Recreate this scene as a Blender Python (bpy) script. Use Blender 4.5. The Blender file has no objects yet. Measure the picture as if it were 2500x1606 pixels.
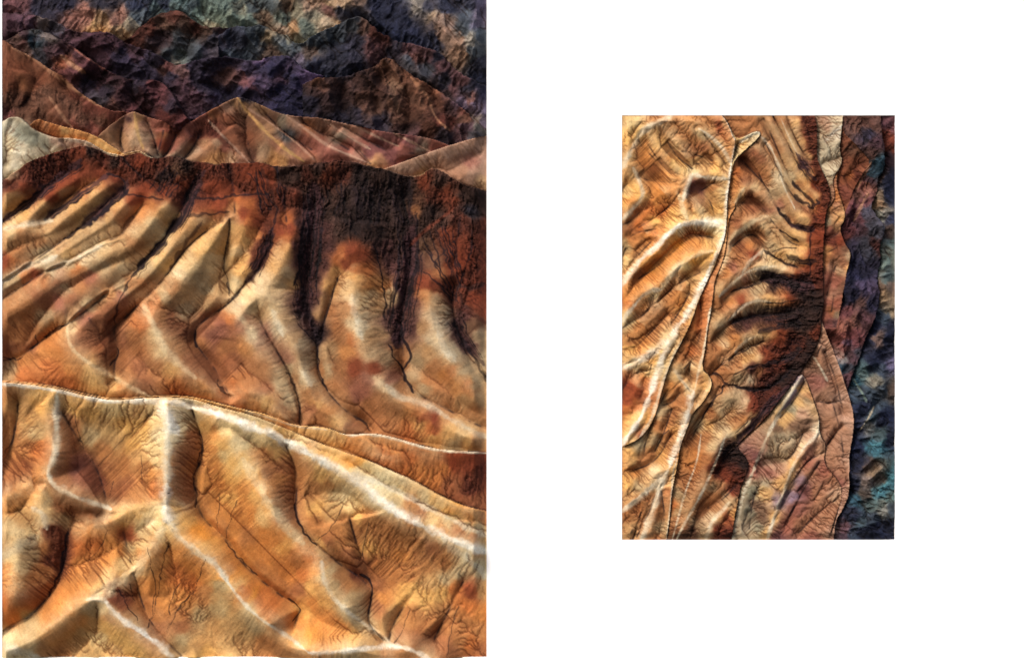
import bpy, math, heapq
import numpy as np

# ------------------------------------------------------------------ camera, sky, sun, exposure
S = 0.002                       # metres per picture unit: the wall area in view is 5.0 x 3.2 m
scene = bpy.context.scene
C = scene.collection

cam_data = bpy.data.cameras.new('camera')
cam_data.sensor_width = 36.0
cam_data.lens = 36.0 * 20.0 / 5.0
cam_data.clip_end = 200.0
cam = bpy.data.objects.new('camera', cam_data)
cam.location = (2.5, -20.0, 1.606)
cam.rotation_euler = (math.radians(90), 0, 0)
C.objects.link(cam)
scene.camera = cam

SUN_EL, SUN_AZ = 42.0, -38.0    # azimuth: degrees to the left of the line from the wall to the viewer
sd = (math.sin(math.radians(SUN_AZ)) * math.cos(math.radians(SUN_EL)),
      -math.cos(math.radians(SUN_AZ)) * math.cos(math.radians(SUN_EL)),
      math.sin(math.radians(SUN_EL)))
world = bpy.data.worlds.new('World')
scene.world = world
world.use_nodes = True
wn = world.node_tree
wn.nodes.clear()
sky = wn.nodes.new('ShaderNodeTexSky')
sky.sky_type = 'NISHITA'
sky.sun_disc = False
sky.sun_elevation = math.radians(SUN_EL)
sky.air_density = 0.8
sky.dust_density = 4.0
sky.sun_rotation = math.atan2(sd[0], sd[1])
bg = wn.nodes.new('ShaderNodeBackground')
bg.inputs['Strength'].default_value = 0.15
wo = wn.nodes.new('ShaderNodeOutputWorld')
wn.links.new(sky.outputs[0], bg.inputs[0])
wn.links.new(bg.outputs[0], wo.inputs[0])

sun_data = bpy.data.lights.new('sun', 'SUN')
sun_data.energy = 2.2
sun_data.angle = math.radians(18)
sun_data.color = (1.0, 0.95, 0.88)
sun = bpy.data.objects.new('sun', sun_data)
C.objects.link(sun)
from mathutils import Vector
sun.rotation_euler = Vector((-sd[0], -sd[1], -sd[2])).to_track_quat('-Z', 'Y').to_euler()

scene.view_settings.view_transform = 'Standard'
scene.view_settings.look = 'None'
scene.view_settings.gamma = 1.0
scene.view_settings.exposure = 0.5

# ------------------------------------------------------------------ numeric helpers
def srgb(h):
    v = np.array([int(h[i:i + 2], 16) for i in (0, 2, 4)]) / 255.0
    return np.where(v <= 0.04045, v / 12.92, ((v + 0.055) / 1.055) ** 2.4)

def noise(X, Y, scale, seed, ang=0.6, ratio=1.0):
    """smooth lattice noise in -1..1, stretched by ratio along the direction ang"""
    ca, sa = math.cos(ang), math.sin(ang)
    u = (X * ca + Y * sa) / (scale * ratio) + 1000.37
    v = (-X * sa + Y * ca) / scale + 1000.71
    iu = np.floor(u).astype(np.int64); iv = np.floor(v).astype(np.int64)
    fu = u - iu; fv = v - iv
    fu = fu * fu * fu * (fu * (fu * 6 - 15) + 10); fv = fv * fv * fv * (fv * (fv * 6 - 15) + 10)
    rs = np.random.RandomState(seed)
    T = rs.uniform(-1, 1, (512, 512))
    a = T[iu % 512, iv % 512]; b = T[(iu + 1) % 512, iv % 512]
    c = T[iu % 512, (iv + 1) % 512]; d = T[(iu + 1) % 512, (iv + 1) % 512]
    return (a * (1 - fu) + b * fu) * (1 - fv) + (c * (1 - fu) + d * fu) * fv

def fbm(X, Y, scale, seed, octs=4, gain=0.5, **k):
    r = 0; a = 1.0; s = 0
    for i in range(octs):
        r = r + a * noise(X, Y, scale / 2 ** i, seed + i * 17, ang=0.6 + i * 1.1 if 'ang' not in k else k['ang'], ratio=k.get('ratio', 1.0))
        s += a; a *= gain
    return r / s

def blur(A, sig):
    if sig <= 0: return A
    n = int(math.ceil(sig * 3))
    P = np.pad(A, n, mode='edge')
    fy = np.fft.fftfreq(P.shape[0])[:, None]; fx = np.fft.rfftfreq(P.shape[1])[None, :]
    G = np.exp(-2 * (math.pi * sig) ** 2 * (fx * fx + fy * fy))
    return np.fft.irfft2(np.fft.rfft2(P) * G, s=P.shape)[n:-n, n:-n]

def smooth_line(pts, rounds=2):
    p = np.array(pts, float)
    for _ in range(rounds):
        q = [p[0]]
        for a, b in zip(p[:-1], p[1:]):
            q += [a * .75 + b * .25, a * .25 + b * .75]
        q.append(p[-1]); p = np.array(q)
    return p

def line_dist(X, Y, pts, reach, WX=None, WY=None):
    """distance to a polyline and the fraction along it; inf farther than reach"""
    D = np.full(X.shape, 1e9); Tt = np.zeros(X.shape)
    L = np.r_[0, np.cumsum(np.hypot(*np.diff(pts, axis=0).T))]
    x0, y0 = X[0, 0], Y[0, 0]; st = X[0, 1] - X[0, 0]
    for i in range(len(pts) - 1):
        ax, ay = pts[i]; bx, by = pts[i + 1]
        j0 = max(0, int((min(ax, bx) - reach - x0) / st)); j1 = min(X.shape[1], int((max(ax, bx) + reach - x0) / st) + 2)
        i0 = max(0, int((min(ay, by) - reach - y0) / st)); i1 = min(X.shape[0], int((max(ay, by) + reach - y0) / st) + 2)
        if j1 <= j0 or i1 <= i0: continue
        xs = (X if WX is None else WX)[i0:i1, j0:j1]; ys = (Y if WX is None else WY)[i0:i1, j0:j1]
        dx, dy = bx - ax, by - ay; l2 = dx * dx + dy * dy + 1e-9
        t = np.clip(((xs - ax) * dx + (ys - ay) * dy) / l2, 0, 1)
        d = np.hypot(xs - ax - t * dx, ys - ay - t * dy)
        sub = D[i0:i1, j0:j1]; m = d < sub
        sub[m] = d[m]
        Tt[i0:i1, j0:j1][m] = ((L[i] + t * (L[i + 1] - L[i])) / L[-1])[m]
    return D, Tt

def inside(X, Y, poly):
    r = np.zeros(X.shape, bool)
    n = len(poly)
    for i in range(n):
        x1, y1 = poly[i]; x2, y2 = poly[(i + 1) % n]
        if y1 == y2: continue
        c = ((y1 > Y) != (y2 > Y)) & (X < (x2 - x1) * (Y - y1) / (y2 - y1) + x1)
        r ^= c
    return r

def relax(shape, x0, y0, st, lines, iters=70):
    """membrane through the given crest (high) and gully (low) lines, coarse to fine"""
    ny, nx = shape
    lev = []
    f = 1
    while min(ny, nx) / f > 12: lev.append(f); f *= 2
    H = None
    for f in reversed(lev):
        sy, sx = (ny - 1) // f + 2, (nx - 1) // f + 2
        V = np.zeros((sy, sx)); N = np.zeros((sy, sx))
        for h0, h1, p in lines:
            seg = np.hypot(*np.diff(p, axis=0).T); tot = seg.sum() + 1e-9; acc = 0
            for k in range(len(seg)):
                m = max(2, int(seg[k] / (st * f) * 2) + 1)
                t = np.linspace(0, 1, m)
                px = p[k, 0] + (p[k + 1, 0] - p[k, 0]) * t; py = p[k, 1] + (p[k + 1, 1] - p[k, 1]) * t
                h = h0 + (h1 - h0) * (acc + seg[k] * t) / tot
                acc += seg[k]
                jx = np.round((px - x0) / (st * f)).astype(int); iy = np.round((py - y0) / (st * f)).astype(int)
                ok = (jx >= 0) & (jx < sx) & (iy >= 0) & (iy < sy)
                np.add.at(V, (iy[ok], jx[ok]), h[ok]); np.add.at(N, (iy[ok], jx[ok]), 1)
        M = N > 0
        V[M] /= N[M]
        if H is None:
            H = np.full((sy, sx), V[M].mean() if M.any() else 0.0)
        else:
            yy = np.clip(np.arange(sy) / 2, 0, H.shape[0] - 1.001); xx = np.clip(np.arange(sx) / 2, 0, H.shape[1] - 1.001)
            i0 = yy.astype(int); j0 = xx.astype(int); fy = (yy - i0)[:, None]; fx = (xx - j0)[None, :]
            H = (H[i0][:, j0] * (1 - fx) + H[i0][:, j0 + 1] * fx) * (1 - fy) + (H[i0 + 1][:, j0] * (1 - fx) + H[i0 + 1][:, j0 + 1] * fx) * fy
        for _ in range(iters if f > 1 else 40):
            H[M] = V[M]
            P = np.pad(H, 1, mode='edge')
            H = (P[:-2, 1:-1] + P[2:, 1:-1] + P[1:-1, :-2] + P[1:-1, 2:]) * .25
        H[M] = V[M]
    return H[:ny, :nx]

def drain(P):
    """priority flood from the low edge: upstream area of every cell"""
    ny, nx = P.shape
    flat = P.ravel().tolist(); n = ny * nx
    seen = bytearray(n); rec = [-1] * n; order = []
    hp = []
    for j in range(nx):
        for i in (0, ny - 1):
            k = i * nx + j
            if not seen[k]: seen[k] = 1; hp.append((flat[k], k))
    for i in range(ny):
        for j in (0, nx - 1):
            k = i * nx + j
            if not seen[k]: seen[k] = 1; hp.append((flat[k], k))
    heapq.heapify(hp)
    nb = (-nx - 1, -nx, -nx + 1, -1, 1, nx - 1, nx, nx + 1)
    pop = heapq.heappop; push = heapq.heappush
    while hp:
        h, k = pop(hp)
        order.append(k)
        r, c = divmod(k, nx)
        if r == 0 or c == 0 or r == ny - 1 or c == nx - 1:
            for d in nb:
                q = k + d
                if 0 <= q < n and abs(q % nx - c) <= 1 and not seen[q]:
                    seen[q] = 1; rec[q] = k; e = flat[q]; push(hp, (e if e > h else h + 1e-5, q))
        else:
            for d in nb:
                q = k + d
                if not seen[q]:
                    seen[q] = 1; rec[q] = k; e = flat[q]; push(hp, (e if e > h else h + 1e-5, q))
    A = [1.0] * n
    for k in reversed(order):
        q = rec[k]
        if q >= 0: A[q] += A[k]
    return np.array(A).reshape(ny, nx)

def streaks(P, seed, n=14, sig=2.5):
    """noise smeared down the slope: the fine comb of runnels on clay"""
    ny, nx = P.shape
    B = blur(P, sig)
    gy, gx = np.gradient(B)
    m = np.hypot(gx, gy) + 1e-6
    gx /= m; gy /= m
    rs = np.random.RandomState(seed)
    N = blur(rs.uniform(-1, 1, (ny, nx)), 0.55)
    jj, ii = np.meshgrid(np.arange(nx, dtype=float), np.arange(ny, dtype=float))
    out = N.copy(); w = 1.0
    for sgn in (1, -1):
        x = jj.copy(); y = ii.copy()
        for _ in range(n):
            a = np.clip(y.astype(int), 0, ny - 1); b = np.clip(x.astype(int), 0, nx - 1)
            x += sgn * gx[a, b]; y += sgn * gy[a, b]
            a = np.clip(np.rint(y).astype(int), 0, ny - 1); b = np.clip(np.rint(x).astype(int), 0, nx - 1)
            out += N[a, b]; w += 1
    out /= w
    return out / (out.std() + 1e-9)

# ------------------------------------------------------------------ rock and clay colours
PAL = {k: srgb(v) for k, v in dict(
    W='e8e0cc', w='d4c8ac', c='dcc59a', y='d8ab6c', Y='dd9440', o='c6864e', O='b86c3d', b='a5714a', B='8c5a40', t='b8946a',
    g='ab9a7c', G='858370', r='7a3a27', R='50281f', k='2a1e1d', K='3a2a26', d='40282a', x='20161a', m='6c4444', M='915c4e', p='483438',
    n='1d2033', N='282a3a', s='404a52', e='76897e', E='50625f', l='575064', L='80708a', u='563c2e', U='6e5240', P='b48e76',
    z='c2b296', q='a3765a', T='44747c', F='2a4c58').items()}

def parse_lines(txt):
    out = []
    for row in txt.strip().splitlines():
        row = row.strip()
        if not row: continue
        h, p = row.split(':')
        out.append((h.strip().split(), [tuple(float(v) for v in q.split(',')) for q in p.split()]))
    return out

def parse_spots(txt):
    out = []
    for tok in txt.split():
        a = tok.split(',')
        out.append((float(a[0]), float(a[1]), a[2]))
    return out

# ------------------------------------------------------------------ materials
def clay_material(name, grain, rough, bump):
    m = bpy.data.materials.new(name)
    m.use_nodes = True
    nt = m.node_tree
    b = nt.nodes['Principled BSDF']
    b.inputs['Roughness'].default_value = rough
    b.inputs['Specular IOR Level'].default_value = 0.15
    at = nt.nodes.new('ShaderNodeAttribute'); at.attribute_name = 'strata'
    tc = nt.nodes.new('ShaderNodeTexCoord')
    n1 = nt.nodes.new('ShaderNodeTexNoise'); n1.inputs['Scale'].default_value = 95.0; n1.inputs['Detail'].default_value = 6.0
    n1.inputs['Roughness'].default_value = 0.65
    n2 = nt.nodes.new('ShaderNodeTexNoise'); n2.inputs['Scale'].default_value = 14.0; n2.inputs['Detail'].default_value = 5.0
    nt.links.new(tc.outputs['Object'], n1.inputs['Vector']); nt.links.new(tc.outputs['Object'], n2.inputs['Vector'])
    r1 = nt.nodes.new('ShaderNodeMapRange')
    r1.inputs['From Min'].default_value = 0.3; r1.inputs['From Max'].default_value = 0.7
    r1.inputs['To Min'].default_value = 1 - grain; r1.inputs['To Max'].default_value = 1 + grain
    nt.links.new(n1.outputs['Fac'], r1.inputs['Value'])
    r2 = nt.nodes.new('ShaderNodeMapRange')
    r2.inputs['From Min'].default_value = 0.3; r2.inputs['From Max'].default_value = 0.7
    r2.inputs['To Min'].default_value = 0.86; r2.inputs['To Max'].default_value = 1.14
    nt.links.new(n2.outputs['Fac'], r2.inputs['Value'])
    mu = nt.nodes.new('ShaderNodeMath'); mu.operation = 'MULTIPLY'
    nt.links.new(r1.outputs[0], mu.inputs[0]); nt.links.new(r2.outputs[0], mu.inputs[1])
    vm = nt.nodes.new('ShaderNodeVectorMath'); vm.operation = 'SCALE'
    nt.links.new(at.outputs['Color'], vm.inputs[0]); nt.links.new(mu.outputs[0], vm.inputs['Scale'])
    nt.links.new(vm.outputs[0], b.inputs['Base Color'])
    bp = nt.nodes.new('ShaderNodeBump'); bp.inputs['Strength'].default_value = bump; bp.inputs['Distance'].default_value = 0.004
    nt.links.new(n1.outputs['Fac'], bp.inputs['Height']); nt.links.new(bp.outputs[0], b.inputs['Normal'])
    return m

def wall_material():
    m = bpy.data.materials.new('white_plaster')
    m.use_nodes = True
    nt = m.node_tree
    b = nt.nodes['Principled BSDF']
    n = nt.nodes.new('ShaderNodeTexNoise'); n.inputs['Scale'].default_value = 3.0
    r = nt.nodes.new('ShaderNodeValToRGB')
    r.color_ramp.elements[0].color = (0.86, 0.86, 0.87, 1); r.color_ramp.elements[1].color = (0.89, 0.89, 0.89, 1)
    nt.links.new(n.outputs['Fac'], r.inputs[0]); nt.links.new(r.outputs[0], b.inputs['Base Color'])
    b.inputs['Roughness'].default_value = 0.9
    return m

# ------------------------------------------------------------------ one relief picture
def relief(name, label, cat, box, step, layers, ridge_txt, spots_txt, marks_txt, down, seed, albedo=0.80, amp=1.0, soft=2.6, fine=1.0, tone={}, near=45.0, calm=.25, wide=58.0, rill0=5.3, crest_pale={}, folds=3.0, gdef=-14.0):
    """box: x0 y0 x1 y1; layers from far to near: (part name, label, crest line, polygon closing points, crest height, foot height)"""
    x0, y0, x1, y1 = box
    nx = int(round((x1 - x0) / step)) + 1; ny = int(round((y1 - y0) / step)) + 1
    X, Y = np.meshgrid(np.linspace(x0, x1, nx), np.linspace(y0, y1, ny))
    st = (x1 - x0) / (nx - 1)
    ridges = parse_lines(ridge_txt)
    # rough outlines: wobble the sampling position a little
    wx = X + 2.2 * noise(X, Y, 9, seed + 1) + 1.0 * noise(X, Y, 4, seed + 2)
    wy = Y + 2.2 * noise(X, Y, 9, seed + 3) + 1.0 * noise(X, Y, 4, seed + 4)
    lab = np.zeros(X.shape, int)
    polys = []
    for i, (pn, pl, crest, close, hc, hf, rough) in enumerate(layers):
        if crest is None: polys.append(None); continue
        p = smooth_line(crest, 1)
        polys.append(p)
        full = list(map(tuple, p)) + list(close)
        ax = X + (wx - X) * rough; ay = Y + (wy - Y) * rough
        lab[inside(ax, ay, full)] = i
    # heights
    H = np.zeros(X.shape); crest_d = np.full(X.shape, 1e9); gully_d = crest_d.copy()
    for i, (pn, pl, crest, close, hc, hf, rough) in enumerate(layers):
        M = lab == i
        if not M.any(): continue
        ls = []
        if polys[i] is not None: ls.append((hc, hc, polys[i]))
        for j in range(i + 1, len(layers)):
            if polys[j] is not None: ls.append((hf, hf, polys[j]))
        for hd, pts in ridges:
            if int(hd[0]) != i: continue
            ls.append((float(hd[1]), float(hd[2]), smooth_line(pts, 2)))
        jb = np.where(M.any(0))[0]; ib = np.where(M.any(1))[0]
        i0, i1 = max(0, ib[0] - 12), min(ny, ib[-1] + 13); j0, j1 = max(0, jb[0] - 12), min(nx, jb[-1] + 13)
        L = np.zeros(X.shape)
        L[i0:i1, j0:j1] = relax((i1 - i0, j1 - j0), x0 + j0 * st, y0 + i0 * (y1 - y0) / (ny - 1), st, ls)
        jj = np.where(M.any(0))[0]; ii = np.where(M.any(1))[0]
        sl = (slice(max(0, ii[0] - 2), ii[-1] + 3), slice(max(0, jj[0] - 2), jj[-1] + 3))
        xs_, ys_ = X[sl], Y[sl]
        dc = np.full(xs_.shape, 1e9); dg = dc.copy(); db = dc.copy(); hcv = dc * 0; hgv = dc * 0; wc = hcv + 1e-14; wg = hcv + 2e-8; hgv = hgv + 2e-8 * gdef
        for ha, hb, p in ls:
            D, T = line_dist(xs_, ys_, p, 150)
            hv = ha + (hb - ha) * T
            mid = (hc + hf) / 2
            own = p is not polys[i]
            up = hv > mid
            wv_ = (1.0 / (np.minimum(D, 300) + 5.0) ** 3.2) * (D < 150)
            dc = np.where(up, np.minimum(dc, D), dc); hcv += np.where(up, wv_ * hv, 0); wc += np.where(up, wv_, 0)
            if own or i >= len(layers) - 2: db = np.minimum(db, np.where(up & (hv > mid + 4), D, 1e9))
            dg = np.where(up, dg, np.minimum(dg, D)); hgv += np.where(up, 0, wv_ * hv); wg += np.where(up, 0, wv_)
        hcv = hcv / wc; hgv = hgv / wg
        dge = np.minimum(dg, wide * 1.5 * np.exp(-np.minimum(dc, 1e4) / (wide * .9)))
        t = dge / (np.minimum(dc, 1e4) + dge + 1e-3)
        t = 1 - (1 - t) ** 1.55
        span = np.clip((np.minimum(dc, 400) + np.minimum(dg, 400)) / wide, .25, 1)
        Q = (hgv + hcv) / 2 + (hcv - hgv) * (t - .5) * span
        sel = (lab[sl] == i)
        crest_d[sl] = np.where(sel, db, crest_d[sl]); gully_d[sl] = np.where(sel, dg, gully_d[sl])
        ok = np.exp(-(dc / 150.0) ** 4) * (dc < 1e8)
        k = blur(.93 * ok, 3)
        L[sl] = L[sl] * (1 - k) + Q * k
        L[i0:i1, j0:j1] = blur(L[i0:i1, j0:j1], soft / st)
        H[M] = L[M]
    H *= amp
    for i, l in enumerate(layers):
        if l[6] <= .45: continue
        M = lab == i
        a0 = math.atan2(-down[1], -down[0]) + (.8 if i % 2 else -.75)
        r = 0; a = 1.0
        for o_ in range(5):
            r = r + a * (1 - np.abs(noise(X[M], Y[M], 52 * .55 ** o_ * wide / 58, seed + 200 + 7 * i + o_, ang=a0 + .5 * o_, ratio=2.2)) * 2.2); a *= .48
        xm, ym = X[M], Y[M]
        sp_ = 120.0 * wide / 58
        npk = int(M.sum() * st * st / (sp_ * sp_) * 2.6) + 4
        rp = np.random.RandomState(seed + 400 + i)
        pick = rp.randint(0, len(xm), npk)
        bxm = xm + 7 * noise(xm, ym, 34, seed + 410) + 2.5 * noise(xm, ym, 12, seed + 411); bym = ym + 7 * noise(xm, ym, 34, seed + 412) + 2.5 * noise(xm, ym, 12, seed + 413)
        best = np.full(len(xm), -60.0)
        for k_ in pick:
            an = a0 + rp.uniform(-.35, .35); hk = rp.uniform(0, 26) * wide / 58
            u = (bxm - xm[k_]) * math.cos(an) + (bym - ym[k_]) * math.sin(an); v = -(bxm - xm[k_]) * math.sin(an) + (bym - ym[k_]) * math.cos(an)
            best = np.maximum(best, hk - .5 * np.maximum(np.maximum(np.abs(v), np.abs(u) * .45), (np.abs(u) + np.abs(v)) * .5))
        best = np.maximum(best, -26 * wide / 58)
        H[M] += .8 * best + 4 + 12.0 * (wide / 58) * r
    # minor spurs between the traced ones
    a0 = math.atan2(-down[1], -down[0])
    fo = 0
    for k_, (sc, dv) in enumerate(((46, .7), (30, -.5), (19, .5))):
        bx = X + 12 * noise(X, Y, 40, seed + 300 + k_); by = Y + 12 * noise(X, Y, 40, seed + 310 + k_)
        fo = fo + .62 ** k_ * (.45 - np.abs(noise(bx, by, sc * wide / 58, seed + 320 + k_, ang=a0 + dv, ratio=3.0)) * 2.0)
    fm = np.clip((np.minimum(crest_d, 200) - wide * .12) / (wide * .3), 0, 1)
    for i, l in enumerate(layers):
        if l[6] > .45: fm[lab == i] = 0
        elif l[0] in ('smooth_dune', 'pale_hill'): fm[lab == i] *= .3
    H += folds * blur(fo, 1.0) * blur(fm, 3)
    base = H.copy()
    # colours
    spots = parse_spots(spots_txt)
    col = np.zeros(X.shape + (3,))
    warp = 13.0 * (nx * st / 1183.0) ** .5
    qx = X + warp * fbm(X, Y, 38, seed + 50, 4, gain=.62); qy = Y + warp * fbm(X, Y, 38, seed + 51, 4, gain=.62)
    byl = {}
    for sx, sy, k in spots:
        if ':' in k:
            k, li = k.split(':'); li = int(li)
        else:
            jj = int(np.clip((sx - x0) / st, 0, nx - 1)); ii = int(np.clip((sy - y0) / st, 0, ny - 1)); li = lab[ii, jj]
        byl.setdefault(li, []).append((sx, sy, k))
    for i in range(len(layers)):
        M = lab == i
        if not M.any(): continue
        acc = np.zeros((M.sum(), 3)); W = np.zeros(M.sum())
        craggy = layers[i][6] > .45
        ux = (qx + 7 * fbm(X, Y, 14, seed + 52, 3))[M] if craggy else qx[M]
        uy = (qy + 7 * fbm(X, Y, 14, seed + 53, 3))[M] if craggy else qy[M]
        ee = np.float32(25.0 if craggy else 60.0)
        sp = byl.get(i, [(0, 0, 'b')])
        P0 = np.array([[a, b_] for a, b_, _ in sp], float); C0 = np.log(np.array([PAL[k] for _, _, k in sp]))
        G0 = np.exp(-((P0[:, None] - P0[None]) ** 2).sum(-1) / (2 * (near * near)))
        cl = .42 if craggy else calm
        C1 = C0 * (1 - cl) + cl * (G0 @ C0) / G0.sum(1)[:, None] + np.log(np.array(tone.get(i, 1.0)) * np.ones(3))[None, :]
        ux = ux.astype(np.float32); uy = uy.astype(np.float32)
        for (sx, sy, k), lc in zip(sp, C1):
            lx, ly = np.float32(sx), np.float32(sy)
            qq = (ux - lx) ** 2 + (uy - ly) ** 2 + ee
            w = 1.0 / (qq * qq * np.sqrt(qq)) if craggy else 1.0 / (qq * qq)
            acc += w[:, None] * lc[None, :]; W += w
        col[M] = np.exp(acc / W[:, None])
    rk = blur(np.clip((.085 - col.mean(-1)) / .05, 0, 1), 1.2)
    # clumpy unevenness
    H += 3.0 * fine * fbm(X, Y, 46, seed + 10, 4)
    rockiness = np.zeros(X.shape)
    for i, l in enumerate(layers):
        rockiness[lab == i] = l[6]
    # drainage
    mount0 = np.zeros(X.shape)
    for i, l in enumerate(layers):
        if l[6] > .45: mount0[lab == i] = 1
    Pd = base + down[0] * (X - x0) + down[1] * (Y - y0) + 2.2 * fbm(X, Y, 30, seed + 20, 4, gain=.6) + 0.5 * np.random.RandomState(seed).uniform(-1, 1, X.shape)
    for i, l in enumerate(layers):
        Pd[lab == i] += -18.0 * i
    A = drain(Pd)
    rill = np.clip((np.log2(A * st * st) - rill0) / 5.5, 0, 1)
    rill_s = blur(rill, 0.55)
    mask_r = np.clip((fbm(X, Y, 90, seed + 33, 2) + 0.65) * 1.5, 0.3, 1)
    lic = streaks(base + down[0] * X + down[1] * Y + 2 * fbm(X, Y, 40, seed + 5, 2), seed + 7, n=12)
    lic2 = streaks(base + down[0] * X + down[1] * Y, seed + 8, n=26, sig=4)
    H -= 3.2 * fine * rill_s * mask_r
    H -= 7.0 * fine * (1 - mount0) * blur(np.clip((np.log2(A * st * st) - rill0 - 1.6) / 4.5, 0, 1), 4.0)
    H -= 5.5 * fine * (1 - mount0) * blur(np.clip((np.log2(A * st * st) - rill0 + .6) / 5.0, 0, 1), 1.9)
    H += fine * (0.16 * lic + 0.14 * lic2)
    # chunky fractured rock and combed debris
    for i, l in enumerate(layers):
        if l[6] > .45: rk[lab == i] = np.maximum(rk[lab == i], .55)
    dang = math.atan2(-down[1], -down[0])
    wxx = X + 10 * fbm(X, Y, 30, seed + 45, 3); wyy = Y + 10 * fbm(X, Y, 30, seed + 46, 3)
    comb = fbm(wxx, wyy, 7, seed + 47, 3, gain=.6, ang=dang, ratio=6.0)
    diag = fbm(wxx, wyy, 11, seed + 48, 3, gain=.6, ang=dang + .75, ratio=4.0)
    mount = np.zeros(X.shape)
    for i, l in enumerate(layers):
        if l[6] > .45: mount[lab == i] = 1
    comb = comb * (1 - mount) + diag * mount
    chunk = fbm(X, Y, 26, seed + 40, 5, gain=.62); chip = fbm(X, Y, 10, seed + 44, 3, gain=.6)
    crack = np.exp(-(chunk / .045) ** 2) + .7 * np.exp(-(chip / .06) ** 2)
    H += fine * rk * (1 - .55 * mount) * (4.0 * np.abs(chunk) + 1.6 * np.abs(chip) + 6.0 * comb - 2.4 * crack - 1.2)
    # beds, stains, salt crusts, debris chutes and a painted sunlit edge
    # cream tone fading away from the crests, dark tone along the gully lines
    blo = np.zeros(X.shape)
    for i, v in crest_pale.items(): blo[lab == i] = v
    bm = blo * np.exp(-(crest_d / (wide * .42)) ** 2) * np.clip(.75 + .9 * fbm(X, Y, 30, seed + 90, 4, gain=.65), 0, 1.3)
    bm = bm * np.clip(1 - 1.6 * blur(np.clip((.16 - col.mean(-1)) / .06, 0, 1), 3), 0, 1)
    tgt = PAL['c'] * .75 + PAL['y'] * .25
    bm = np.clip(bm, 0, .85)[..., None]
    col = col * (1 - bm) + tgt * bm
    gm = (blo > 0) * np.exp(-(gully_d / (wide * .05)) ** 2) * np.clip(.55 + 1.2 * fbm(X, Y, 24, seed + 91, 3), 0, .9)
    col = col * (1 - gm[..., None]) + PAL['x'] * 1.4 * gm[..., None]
    wX = X + 3.5 * noise(X, Y, 13, seed + 92); wY = Y + 3.5 * noise(X, Y, 13, seed + 93)
    all_marks = []
    rs = np.random.RandomState(seed + 5)
    for hd, pts in parse_lines(marks_txt):
        all_marks.append((hd, pts))
        if len(hd) > 4:
            P1 = smooth_line(pts, 1); T1 = np.gradient(P1, axis=0); T1 /= np.linalg.norm(T1, axis=1)[:, None] + 1e-9
            for q in range(int(hd[4])):
                off = rs.uniform(-1, 1) * float(hd[5]); drift = rs.uniform(-.4, .4) * float(hd[5])
                a_, b_ = sorted(rs.uniform(0, 1, 2)); a_ *= .5; b_ = .5 + b_ * .5
                i0 = int(a_ * (len(P1) - 1)); i1 = max(i0 + 2, int(b_ * (len(P1) - 1)) + 1)
                ww = off + drift * np.linspace(-1, 1, len(P1)) + np.cumsum(rs.uniform(-1, 1, len(P1))) * .12 * float(hd[5])
                nrm = np.stack([-T1[:, 1], T1[:, 0]], 1)
                all_marks.append(([hd[0], 'x', rs.uniform(1.0, 1.9) * wide / 58, .85], (P1 + nrm * ww[:, None])[i0:i1]))
    NW = 1 + 0.45 * noise(X, Y, 22, seed + 60) + 0.4 * fbm(X, Y, 9, seed + 61, 3)
    NS = np.clip(.74 + .75 * fbm(X, Y, 24, seed + 95, 5, gain=.75), .15, 1)
    for hd, pts in all_marks:
        li, k, wd, al = int(hd[0]), hd[1], float(hd[2]), float(hd[3])
        p = smooth_line(pts, 2)
        D, T = line_dist(X, Y, p, wd * 2.6 + 6, wX if hd[1] in 'dxkK' else None, wY)
        wv = wd * NW
        taper = np.clip(np.minimum(T, 1 - T) * 8 + 0.45, 0, 1)
        f = np.clip(1.2 - D / (np.maximum(wv, .3 * wd) * taper + 1e-3) * 0.72, 0, 1)
        if k in 'dxk': f = np.clip(1.7 - D / (np.maximum(wv, .5 * wd) * taper + 1e-3) * 1.25, 0, 1)
        f = f * f * (3 - 2 * f) * al * (NS if k in 'Wwc' else 1.0)
        if li >= 0: f = f * (lab == li)
        col = col * (1 - f[..., None]) + PAL[k][None, None, :] * f[..., None]
    # mottling of the ground, then darker tone in runnels, cracks and rills
    v1 = fbm(X, Y, 60, seed + 70, 5, gain=.6); v2 = fbm(X, Y, 18, seed + 71, 4, gain=.65)
    v1 = v1 * 1.25
    tint = np.stack([1 + .10 * v1 + .12 * v2, 1 + .20 * v1 + .16 * v2 , 1 + .30 * v1 + .18 * v2], -1)
    col = col * tint
    gl = 0.04 * np.clip(lic, -2.2, 2.2) + 0.035 * np.clip(lic2, -2.5, 2)
    col = col * np.exp(gl + rk * (.7 * comb + .25 * chip - .45 * np.clip(crack, 0, 1)))[..., None]  # rock colour goes darker where the cracks are carved
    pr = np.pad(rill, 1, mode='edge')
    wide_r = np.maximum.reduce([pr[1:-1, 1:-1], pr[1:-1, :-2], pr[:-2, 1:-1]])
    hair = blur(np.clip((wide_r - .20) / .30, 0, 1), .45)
    rill_dark = (np.clip(hair, 0, 1) * mask_r * .85 * (1 - .85 * np.exp(-(crest_d / (wide * .17)) ** 2)))[..., None]
    col = col * (1 - rill_dark) + (col * np.array([.34, .24, .20]) + 0.002) * rill_dark  # ground colour darkened along the drainage lines
    speck = np.clip((noise(X, Y, 3.2, seed + 80) - .62) * 5, 0, 1) * np.clip(fbm(X, Y, 40, seed + 81, 2) + .3, 0, 1)
    col = col * (1 - .35 * speck[..., None])
    col = np.clip(col * albedo, 0.004, 0.85)
    # keep the rims by the wall's right and lower edge behind the wall face
    er = np.minimum(x1 - X, y1 - Y)
    er = (x1 - X) if y1 > 1500 else np.minimum(x1 - X, (y1 - Y) * 1.7)
    q = np.clip(er / 34, 0, 1); q = q * q * (3 - 2 * q)
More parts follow.
